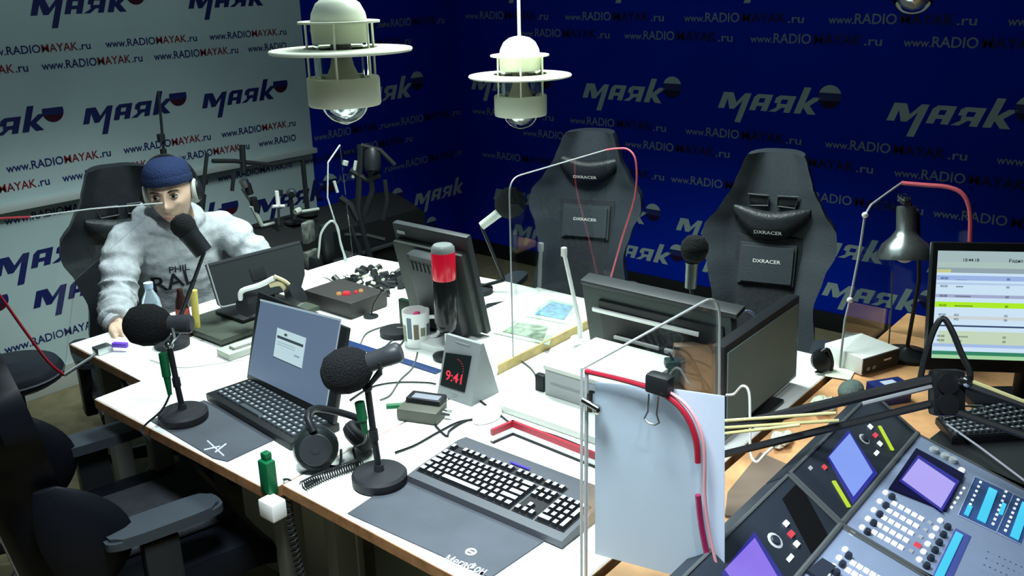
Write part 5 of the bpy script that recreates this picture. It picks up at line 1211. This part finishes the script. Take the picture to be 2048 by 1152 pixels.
# ================================================================ GEAR BEHIND THE MAN
t = thing('equipment_trolley', 'black rounded equipment trolley behind the man, in front of the white wall', 'trolley', (2.72, 3.62, 0))
b = MB(); rings = []
for i in range(11):
    y = 3.42+.44*i/10; h = .70+.06*math.sin(PI*i/10)
    rings.append([(2.16, y, .10), (2.16, y, h-.24), (2.20, y, h-.13), (2.29, y, h-.05), (2.42, y, h-.01), (2.60, y, h), (3.36, y, h), (3.40, y, h-.03), (3.40, y, .10)])
b.loft(rings); b.done('body', mat('trolley_black', (.006, .007, .008), .7), t, world=True)
b = MB(); b.box((2.78, 3.408, .56), (.80, .02, .012)); b.done('front_rail', dgrey, t, world=True)
for x, y in ((2.25, 3.5), (3.3, 3.5), (2.25, 3.8), (3.3, 3.8)):
    b = MB(); b.tube([(x, y, .045), (x, y, .11)], .012, 8); b.ball((x, y, .040), .040, 12, 8, (1, .6, 1)); b.done('caster', black_soft, t, world=True)
def gear(label, cat, name, y, parts, base_px=None):
    P = AY(*(base_px or parts[0][1][0]), y); P.z = 0
    t = thing(name, label, cat, P)
    for nm, pts, r, m in parts:
        b = MB(); q = [AY(*p, y) for p in pts]; b.tube(q, r, 8); b.done(nm, m, t, world=True)
    return t
def to_floor(px_, py_, y, z=0):
    p = AY(px_, py_, y); return [p, Vector((p.x, p.y, z))]
g = gear('tall black microphone stand just right of the man\'s head', 'stand', 'microphone_stand', 3.55, [('upper_tube', [(414, 306), (404, 400)], .0085, black), ('lower_tube', [(404, 395), (398, 450)], .012, black), ('collar', [(404, 388), (400, 425)], .019, black)])
b = MB(); p = AY(398, 450, 3.55); b.tube([p, (p.x, p.y, .03)], .012, 8); b.done('lower_tube', black, g, world=True)
b = MB(); b.lathe([(0, 0), (.075, 0), (.075, .02), (.02, .03)], (p.x, p.y, 0), seg=28); b.done('base', black, g, world=True)
g = gear('thin black antenna-like stand rising behind the blue beanie', 'stand', 'thin_stand', 3.62, [('upper_tube', [(317, 182), (324, 262), (330, 330)], .006, black), ('joint_knob', [(321, 268), (323, 282)], .017, black), ('clamp', [(326, 298), (330, 330)], .014, black), ('side_knob', [(314, 318), (322, 330)], .018, black)])
b = MB(); p = AY(330, 330, 3.62); b.tube([p, (p.x, p.y, .03)], .010, 8); b.done('lower_tube', black, g, world=True)
b = MB(); b.lathe([(0, 0), (.075, 0), (.075, .02), (.02, .03)], (p.x, p.y, 0), seg=28); b.done('base', black, g, world=True)
y = 3.60
g = gear('black articulated arm with a small camera reaching along the white wall ledge', 'arm', 'jointed_arm', y, [('far_arm', [(605, 318), (545, 330), (505, 326), (470, 322), (425, 322)], .010, black), ('camera_head', [(484, 290), (487, 345)], .014, black), ('hanging_grip', [(468, 345), (464, 382)], .009, black), ('silver_head', [(486, 360), (492, 372)], .022, steel), ('dark_joint', [(494, 368), (500, 388)], .018, black), ('silver_tube', [(484, 378), (500, 402)], .006, steel), ('lower_joint', [(505, 396), (512, 420)], .020, black), ('silver_rod', [(503, 412), (524, 452)], .011, mat('pale_rod', (.42, .47, .42), .4)), ('foot_rod', [(524, 452), (548, 446)], .008, MATS['pale_rod'])])
b = MB(); p = AY(605, 318, y); b.tube([p, (p.x, p.y, .78)], .012, 8); b.lathe([(0, 0), (.05, 0), (.05, .02), (0, .03)], (p.x, p.y, .765), seg=20); b.done('post', black, g, world=True)
b = MB(); p = AY(524, 452, y); b.tube([p, (p.x, p.y, .765)] if p.z > .77 else [p, (p.x, p.y-.0, p.z-.05)], .012, 8); b.done('foot', black, g, world=True)
g = gear('small round webcam on a bright stem standing on the black trolley', 'camera', 'webcam', 3.55, [('stem', [(582, 400), (586, 440)], .010, black)])
b = MB(); c = AY(583, 386, 3.55); b.ball(c, .024, 18, 12); b.done('camera_ball', mat('cam_dark', (.04, .05, .06), .25), g, world=True)
b = MB(); b.lathe([(.014, .020), (.012, .028), (0, .028)], c, (-.6, -.75, -.1), 16); b.done('lens', black, g, world=True)
b = MB(); p = AY(586, 440, 3.55); b.tube([p, (p.x, p.y, .76)], .01, 8); b.lathe([(0, 0), (.04, 0), (.04, .01), (0, .015)], (p.x, p.y, .757), seg=18); b.done('foot', black, g, world=True)
g = gear('bright metal bracket with a T-shaped foot on the black trolley', 'bracket', 'metal_bracket', 3.52, [('post', [(553, 382), (557, 412)], .010, m_white), ('foot_bar', [(546, 413), (568, 412)], .008, m_white), ('knob', [(560, 380), (560, 392)], .013, black), ('stem', [(557, 415), (558, 450)], .006, dgrey)])
g = gear('pale lever arm lying on the black trolley near the room corner', 'lever', 'lever_arm', 3.50, [('lever', [(590, 425), (612, 422), (637, 418)], .008, MATS['pale_rod']), ('lever_head', [(590, 425), (600, 420)], .016, MATS['pale_rod']), ('support', [(592, 430), (588, 440)], .008, black)])
# rig near the far corner
P = Vector((2.78, 3.02, 0)); P.z = 0
t = thing('microphone_rig', 'tangled black microphone rig with pale parts standing before the room corner', 'stand', P)
def vp(*p): return V(p[0], p[1], P)
b = MB(); b.tube([vp(722, 290), vp(716, 420), (P.x, P.y, .04)], .014, 8); b.tube([vp(722, 290), vp(760, 300), vp(790, 330)], .010, 8); b.done('post', black, t, world=True)
b = MB(); b.lathe([(0, 0), (.15, 0), (.15, .02), (.02, .03)], (P.x, P.y, 0), seg=28); b.done('base', black, t, world=True)
for q0, q1, r in (((706, 355), (712, 322), .008), ((690, 330), (692, 322), .013), ((668, 362), (675, 385), .007)):
    b = MB(); b.tube([vp(*q0), vp(*q1)], r, 8); b.done('pale_fitting', MATS['pale_rod'], t, world=True)
for pts, r in ((((680, 395), (700, 410), (716, 440)), .016), (((700, 340), (735, 360), (760, 350)), .014), (((700, 450), (720, 500), (705, 560)), .012), (((740, 330), (745, 380), (730, 430)), .013), (((770, 360), (775, 400), (768, 440)), .010), (((690, 470), (730, 470), (770, 480)), .010)):
    b = MB(); b.tube([vp(*p) for p in pts], r, 8); b.done('arm', black, t, world=True)
b = MB(); b.lathe([(.03, -.05), (.038, -.03), (.038, .03), (.03, .05)], vp(745, 320), (.3, .2, 1), 20); b.tube([vp(745, 300), vp(747, 345)], .016, 10); b.done('shock_mount', black, t, world=True)
b = MB(); b.tube([vp(718, 515), vp(722, 575)], .05, 10); b.done('cable_wrap', mat('navy_cloth', (.006, .008, .05), .8), t, world=True)
# second pale frame beside it
P = Vector((2.42, 2.84, TZ)); t = thing('cable_arch', 'pale bent metal arch with dark plugs beside the far acrylic screen', 'bracket', P)
b = MB(); b.tube(smooth_path([V(*p, P) for p in ((632, 560), (638, 500), (643, 465), (662, 442), (675, 455), (682, 490), (696, 530))], 5)+[Vector((V(696, 560, P).x, V(696, 560, P).y, TZ+.001))], .0048, 8); b.done('arch', mat('pale_arch', (.40, .45, .42), .35), t, world=True)
b = MB(); b.box(V(612, 470, P)+FH*.05, (.07, .03, .09), rz=.4, bev=.01); b.box(V(618, 525, P)+FH*.05, (.08, .03, .08), rz=.2, bev=.01); b.done('grey_block', mat('mottled_grey', (.09, .10, .09), .6, noise=.6, scale=40), t, world=True)
b = MB(); b.box(V(650, 490, P)+FH*.04, (.06, .03, .16), rz=.2, bev=.01); b.box(V(640, 540, P)+FH*.04, (.12, .04, .12), rz=.2, bev=.01); b.done('dark_block', black, t, world=True)
# ================================================================ THE MAN
man = thing('person', 'man in a blue beanie and grey lettered hoodie sitting at the table with headphones', 'person', (1.78, 3.2, 0))
HD = Vector((1.712, 3.03, 1.150)); fd = Vector((-.68, -.73, 0)).normalized()
HM = frame(HD, Vector((-fd.y, fd.x, 0)) * 1.0, (0, 0, 1))
# HM: local x = his left, y = up, z = forward?  rebuild so that x = his left, y = back, z = up
lx = Vector((-fd.y, fd.x, 0)).normalized()
HM = Matrix((lx, -fd, Vector((0, 0, 1)))).transposed().to_4x4(); HM.translation = HD
HM = HM @ Matrix.Rotation(math.radians(-4), 4, 'Y') @ Matrix.Rotation(math.radians(6), 4, 'X')
def head_geo(b):
    N, Rr = 72, 48; g = lambda x, z, cx, cz, sx, sz: math.exp(-((x-cx)/sx)**2-((z-cz)/sz)**2)
    rings = []
    for i in range(1, Rr):
        th = PI*i/Rr; ring = []
        for k in range(N):
            ph = 2*PI*k/N; x = math.sin(th)*math.cos(ph); y = math.sin(th)*math.sin(ph); z = -math.cos(th)
            X = x*.076; Y = y*.097; Z = z*.118
            if Z < 0:                                     # jaw
                t = min(1, -Z/.118); X *= 1-.34*t**1.5
                if y < 0: Y = Y*(1-.02*t)-.006*t
                else: Y *= 1-.45*t
            if y < 0:
                f = min(1, -y*1.6)
                if abs(X) < .07:
                    Y -= f*(.024*g(X, Z, 0, -.026, .011, .013)+.013*g(X, Z, 0, -.004, .0085, .024)+.008*(g(X, Z, .013, -.033, .007, .007)+g(X, Z, -.013, -.033, .007, .007)))   # nose
                    Y += f*.0125*(g(X, Z, .031, .008, .017, .012)+g(X, Z, -.031, .008, .017, .012))     # sockets
                    Y -= f*.006*(g(X, Z, .030, .028, .022, .008)+g(X, Z, -.030, .028, .022, .008))      # brow
                    Y -= f*.005*(g(X, Z, .044, -.022, .016, .016)+g(X, Z, -.044, -.022, .016, .016))    # cheekbones
                    Y -= f*(.008*g(X, Z, 0, -.060, .021, .006)+.008*g(X, Z, 0, -.071, .018, .006))      # lips
                    Y += f*.005*g(X, Z, 0, -.0655, .020, .0025)
                    Y -= f*.010*g(X, Z, 0, -.097, .020, .014)                                          # chin
                    Y += f*.004*g(X, Z, 0, -.083, .022, .005)
            ring.append((X, Y, Z))
        rings.append(ring)
    b.loft(rings)
    for sx in (-1, 1):                                    # ears
        b.ball((sx*.078, .008, -.008), .030, 14, 10, (.28, .62, 1)); b.tube([(sx*.082+.012*0, .018*math.cos(a)+.010, .028*math.sin(a)-.006) for a in [k*PI/8 for k in range(16)]], .0042, 6, closed=True)
    b.tube([(0, .030, -.05), (0, .045, -.12), (0, .055, -.17)], [.050, .052, .058], 18)
def ell_loft(b, secs, n=28):
    rs = []
    for c, rx, ry, yaw in secs:
        c = Vector(c); rs.append([c+Vector((math.cos(yaw), math.sin(yaw), 0))*rx*math.cos(2*PI*k/n)+Vector((-math.sin(yaw), math.cos(yaw), 0))*ry*math.sin(2*PI*k/n) for k in range(n)])
    b.loft(rs)
SR, SLh = Vector((1.575, 3.13, .985)), Vector((1.925, 3.07, .965))
ER = AY(226, 590, 3.04); WR = AY(222, 652, 2.925); EL = Vector((2.02, 2.93, .80)); WL_ = Vector((1.90, 2.76, .835))
yaw = -.12
b = MB(); b.M = HM; head_geo(b); b.M = Matrix()
ell_loft(b, [((1.80, 3.24, .46), .15, .12, yaw), ((1.79, 3.22, .60), .15, .11, yaw), ((1.775, 3.18, .78), .155, .11, yaw), ((1.755, 3.14, .92), .16, .105, yaw), ((1.745, 3.12, .99), .13, .08, yaw), ((1.735, 3.09, 1.04), .055, .055, yaw)])
b.tube([SR.lerp(Vector((1.75, 3.12, .97)), .6), SR, SR.lerp(ER, .5), ER, ER.lerp(WR, .4), WR], [.05, .052, .046, .038, .036, .025], 14)
b.tube([SLh.lerp(Vector((1.75, 3.12, .97)), .6), SLh, SLh.lerp(EL, .5), EL, EL.lerp(WL_, .4), WL_], [.05, .052, .046, .038, .036, .025], 14)
for hx, kx in ((1.72, 1.58), (1.88, 1.90)):
    b.tube([(hx, 3.22, .50), (hx*.5+kx*.5, 3.0, .535), (kx, 2.80, .53), (kx, 2.80, .50), (kx-.02, 2.84, .30), (kx-.02, 2.86, .09)], [.085, .078, .060, .058, .050, .036], 14)
def hand(b, W, d, s, drop, curl=1, thumb=1):
    d, s = d.normalized(), s.normalized(); z = Vector((0, 0, 1)); Kc = W+d*.070-z*drop
    for i in range(4):
        off = s*(i-1.5)*.021
        b.tube([W+off*.35, W.lerp(Kc, .5)+off*.8, Kc+off], [.016, .0145, .0115], 10)
        L = (.066, .078, .074, .058)[i] if thumb > 0 else (.058, .074, .078, .066)[i]
        k0 = Kc+off; k1 = k0+d*L*.42+z*.002+off*.12; k2 = k1+d*L*.30-z*L*.28*curl; k3 = k2+d*L*.10-z*L*.26*curl
        b.tube([k0, k1, k2, k3], [.0105, .0095, .0085, .0070], 10)
    tb = W+d*.018+s*(thumb*.026)
    b.tube([W+d*.008+s*thumb*.01, tb, tb+d*.032+s*thumb*.014-z*.008, tb+d*.056+s*thumb*.004-z*.016], [.014, .0135, .0105, .0085], 10)
dh = Vector((-.30, -.95, 0))
hand(b, WR+Vector((0, 0, .0)), Vector((-.22, -.95, 0)), Vector((.95, -.22, 0)), max(0, WR.z-.795), 1.0, 1)
hand(b, WL_, Vector((-.6, -.78, 0)), Vector((.78, -.6, 0)), .01, .6, -1)
raw = b.done('body_raw', skin, None)
def remesh(o, vox, it=3, fac=.5):
    md = o.modifiers.new('r', 'REMESH'); md.mode = 'VOXEL'; md.voxel_size = vox
    ms = o.modifiers.new('s', 'SMOOTH'); ms.factor = fac; ms.iterations = it
    dg = bpy.context.evaluated_depsgraph_get(); me = bpy.data.meshes.new_from_object(o.evaluated_get(dg)); bpy.data.objects.remove(o); return me
me = remesh(raw, .0036, 2); me.materials.clear(); me.materials.append(skin)
me.transform(parent_world(man).inverted())
for p in me.polygons: p.use_smooth = True
body = bpy.data.objects.new('body', me); col.objects.link(body); body.parent = man
def onhead(b, nm, m): b.bm.transform(HM); o = b.done(nm, m, man, world=True); return o
for sx in (-1, 1):
    b = MB(); b.ball((sx*.031, -.0790, .008), .0125, 16, 10, (1.05, 1, .70)); b.bm.transform(HM); e = b.done('eye', mat('eye_white', (.50, .47, .44), .3), man, world=True)
    b = MB(); b.lathe([(.0060, 0), (.0055, .0015), (0, .002)], (sx*.031-.003, -.0908, .008), (0, -1, 0), 16); b.bm.transform(HM); b.done('iris', mat('iris_dark', (.012, .010, .008), .2), e, world=True)
    b = MB(); b.tube([(sx*.017, -.0925, .013), (sx*.026, -.0945, .017), (sx*.036, -.0915, .0165), (sx*.043, -.085, .011)], [.0016, .0022, .0022, .0012], 6); onhead(b, 'eyelid', mat('lid_shadow', (.10, .05, .035), .6))
    b = MB(); b.tube([(sx*.015, -.1005, .026), (sx*.028, -.1015, .032), (sx*.044, -.092, .029), (sx*.050, -.086, .025)], [.0028, .0040, .0034, .0014], 8); onhead(b, 'eyebrow', mat('brow_hair', (.025, .014, .010), .8))
b = MB(); b.tube([(-.021, -.1010, -.0655), (-.010, -.1075, -.064), (0, -.1090, -.0650), (.010, -.1075, -.064), (.021, -.1010, -.0655)], [.0014, .0028, .0030, .0028, .0014], 8); onhead(b, 'mouth', mat('lip_dark', (.22, .07, .06), .5))
# stubble as a thin shell over the jaw
# beanie
b = MB(); rings = []
for i in range(13):
    t_ = i/12; z = .062+.064*math.sin(t_*PI/2); k = math.cos(t_*PI/2)**.75 if i < 12 else .02
    rings.append([(.0840*k*math.cos(2*PI*q/40), .006+.1050*k*math.sin(2*PI*q/40), z+.006*math.sin(2*PI*q/40)*-1*(1-t_)) for q in range(40)])
b.loft(rings); onhead(b, 'beanie', knit)
b = MB()
rings = []
for i, (z, k) in enumerate(((.050, .98), (.048, 1.03), (.056, 1.055), (.070, 1.045), (.078, 1.00), (.073, .96))):
    rings.append([(.0825*k*math.cos(2*PI*q/60)*(1+.006*(q % 2)), .004+.1025*k*math.sin(2*PI*q/60)*(1+.006*(q % 2)), z-.026*(math.sin(2*PI*q/60)+1)*.5) for q in range(60)])
b.loft(rings); onhead(b, 'beanie_brim', knit)
# headphones
t = thing('headphones', 'dark headphones with a pale cushion worn by the man over his beanie', 'headphones', HD)
for sx in (-1, 1):
    b = MB(); b.lathe([(.0, .040), (.026, .040), (.036, .034), (.040, .022), (.038, .012)], (sx*.066, .012, -.010), (sx, 0, 0), 24, sx=.85); b.bm.transform(HM); b.done('ear_cup', black, t, world=True)
    b = MB(); b.tube([(sx*.084, .012+.030*math.cos(a), -.010+.036*math.sin(a)) for a in [k*PI/10 for k in range(20)]], .010, 8, closed=True); b.bm.transform(HM); b.done('ear_cushion', mat('pale_cushion', (.34, .37, .34), .6), t, world=True)
b = MB(); b.tube([(.096*math.cos(a), .020, .010+.118*math.sin(a)) for a in [PI*k/20 for k in range(21)]], .007, 8); b.bm.transform(HM); b.done('headband', MATS['navy_knit'] if 0 else black, t, world=True)
# hoodie
random.seed(11)
b = MB()
ell_loft(b, [((1.80, 3.22, .50), .180, .150, yaw), ((1.80, 3.21, .54), .192, .152, yaw), ((1.79, 3.20, .62), .188, .145, yaw), ((1.78, 3.18, .72), .182, .135, yaw), ((1.77, 3.16, .82), .182, .132, yaw), ((1.757, 3.14, .91), .182, .128, yaw), ((1.750, 3.12, .975), .160, .112, yaw), ((1.742, 3.10, 1.02), .115, .085, yaw), ((1.738, 3.095, 1.045), .085, .072, yaw)], 36)
def sleeve(S, E, W, r0=.072):
    pts = smooth_path([S.lerp(Vector((1.75, 3.12, .93)), .45), S+Vector((0, 0, -.01)), S.lerp(E, .5)+Vector((-.012 if S.x < 1.7 else .01, -.004, .0)), E, E.lerp(W, .5), W], 8); n = len(pts); rs = []
    for i in range(n):
        t_ = i/(n-1); base = r0*(1-.20*t_)-.006*(t_ > .9)
        fold = .006*math.sin(i*1.55)+.004*math.sin(i*2.7+1) if t_ > .3 else .002*math.sin(i)
        rs.append(base+fold*(1.2 if t_ > .5 else .7))
    rs[-1] = r0*.62; rs[-2] = r0*.64; rs[-3] = r0*.80
    b.tube(pts, rs, 20)
sleeve(SR, ER, WR+Vector((0, .012, .004))); sleeve(SLh, EL, WL_)
# hood collar
hb = []
rr = []
for k in range(24):
    a = 2*PI*k/24; back = .5-.5*math.cos(a-PI/2+PI) if 0 else (math.sin(a)+1)/2
    hb.append(Vector((1.738, 3.100, 1.030))+Vector((math.cos(yaw), math.sin(yaw), 0))*.094*math.cos(a)+Vector((-math.sin(yaw), math.cos(yaw), 0))*(.090*math.sin(a)+.012)+Vector((0, 0, .040*back-.020)))
    rr.append(.026+.022*back)
b.tube(hb, rr, 14, closed=True)
b.tube([hb[6]+Vector((0, .02, -.01)), hb[6]+Vector((0, .04, -.07))], [.06, .045], 16)
# hem and cuffs
raw = b.done('h', hoodm, None); me = remesh(raw, .0062, 3)
import mathutils.noise as mn
bm_ = bmesh.new(); bm_.from_mesh(me); bm_.normal_update()
for v in bm_.verts:
    p = v.co; n1 = mn.noise(Vector((p.x*9, p.y*9, p.z*22))); n2 = mn.noise(Vector((p.x*24+p.z*18, p.y*20, p.z*30-p.x*14)))
    arm = 1.6 if (p.x < 1.63 or p.x > 1.93) else .7
    v.co = p+v.normal*(n1*.006+n2*.0045)*arm
# open the neck
bm_.to_mesh(me); 
bvh = BVHTree.FromBMesh(bm_)
bm_.free(); me.materials.clear(); me.materials.append(hoodm)
for p in me.polygons: p.use_smooth = True
me2 = me; me2.transform(parent_world(man).inverted()); hood = bpy.data.objects.new('hoodie', me2); col.objects.link(hood); hood.parent = man
b = MB(); b.tube([WR+Vector((0, .020, .008)), WR+Vector((0, .003, .002))], [.044, .040], 20); b.done('cuff', hoodm, hood, world=True)
# chest lettering pressed on the fleece
fdir = Vector((math.sin(yaw)*1.0, -math.cos(yaw), 0))
def chest(s, px0, py0, px1, py1, h):
    y0 = 3.0; a, c = AY(px0, py0, y0), AY(px1, py1, y0); u = c-a
    me = text_data(s, u.length, h).copy(); F_ = frame(a-Vector((0, .25, 0)), u, Vector((0, 0, 1)))
    bmx = bmesh.new(); bmx.from_mesh(me); bmesh.ops.subdivide_edges(bmx, edges=[e for e in bmx.edges if e.calc_length() > .008], cuts=2); bmesh.ops.triangulate(bmx, faces=bmx.faces)
    for v in bmx.verts:
        w_ = F_ @ v.co; d_ = (w_-C0).normalized(); hit = bvh.ray_cast(C0, d_)
        v.co = hit[0]-d_*.004 if hit[0] is not None else w_
    bmx.to_mesh(me); bmx.free(); me.transform(parent_world(man).inverted()); me.materials.clear(); me.materials.append(mat('charcoal_print', (.012, .014, .02), .8))
    o = bpy.data.objects.new('chest_lettering', me); col.objects.link(o); o.parent = man
def chest_c(s, qa, qb, h):
    # anchor straight on the fleece, seen along the view, then wrapped to it
    ha = bvh.ray_cast(C0, ray(*qa).normalized())[0]; hb_ = bvh.ray_cast(C0, ray(*qb).normalized())[0]
    if ha is None or hb_ is None: return
    u = hb_-ha; me = text_data(s, u.length, h).copy(); F_ = frame(ha, u, Vector((0, 0, 1)))
    nn = F_.col[2].to_3d(); nn = nn if nn.y < 0 else -nn
    bmx = bmesh.new(); bmx.from_mesh(me); bmesh.ops.subdivide_edges(bmx, edges=[e for e in bmx.edges if e.calc_length() > .008], cuts=2); bmesh.ops.triangulate(bmx, faces=bmx.faces)
    for v in bmx.verts:
        w_ = F_ @ v.co; hit = bvh.ray_cast(w_+nn*.15, -nn); v.co = hit[0]+nn*.003 if hit[0] is not None else w_
    bmx.to_mesh(me); bmx.free(); me.transform(parent_world(man).inverted()); me.materials.clear(); me.materials.append(mat('charcoal_print', (.012, .014, .02), .8))
    o = bpy.data.objects.new('chest_lettering', me); col.objects.link(o); o.parent = man
chest_c('RAL', (298, 586), (382, 563), .062); chest_c('PHIL', (327, 547), (368, 540), .026)
# trousers and shoes
b = MB()
for hx, kx in ((1.72, 1.58), (1.88, 1.90)):
    b.tube([(hx, 3.24, .50), (hx*.5+kx*.5, 3.0, .54), (kx, 2.80, .54), (kx, 2.79, .50), (kx-.02, 2.84, .30), (kx-.02, 2.86, .10)], [.100, .092, .074, .072, .064, .058], 16)
ell_loft(b, [((1.80, 3.24, .43), .17, .14, yaw), ((1.80, 3.23, .56), .165, .13, yaw)])
o = b.done('trousers', denim, man, world=True)
for kx in (1.56, 1.88):
    b = MB(); b.tube([(kx, 2.90, .045), (kx, 2.82, .05), (kx, 2.72, .04), (kx, 2.66, .032)], [.040, .044, .040, .028], 14); b.done('shoe', black, man, world=True)
P = AY(240, 686, WR.y-.10); P = T(240, 688, .775); b = MB(); b.box((P.x, P.y, .772), (.016, .05, .016), rz=.5, bev=.003); tag(rebase(b.done('lighter', mat('violet_plastic', (.16, .06, .60), .4)), (P.x, P.y, .764)), 'small violet object under the man\'s right hand', 'lighter')

man.location.x += .022; man.location.z -= .004
for o in list(bpy.data.objects):
    if o.get('label', '').startswith('dark headphones with a pale cushion'): o.location.x += .022; o.location.z -= .004
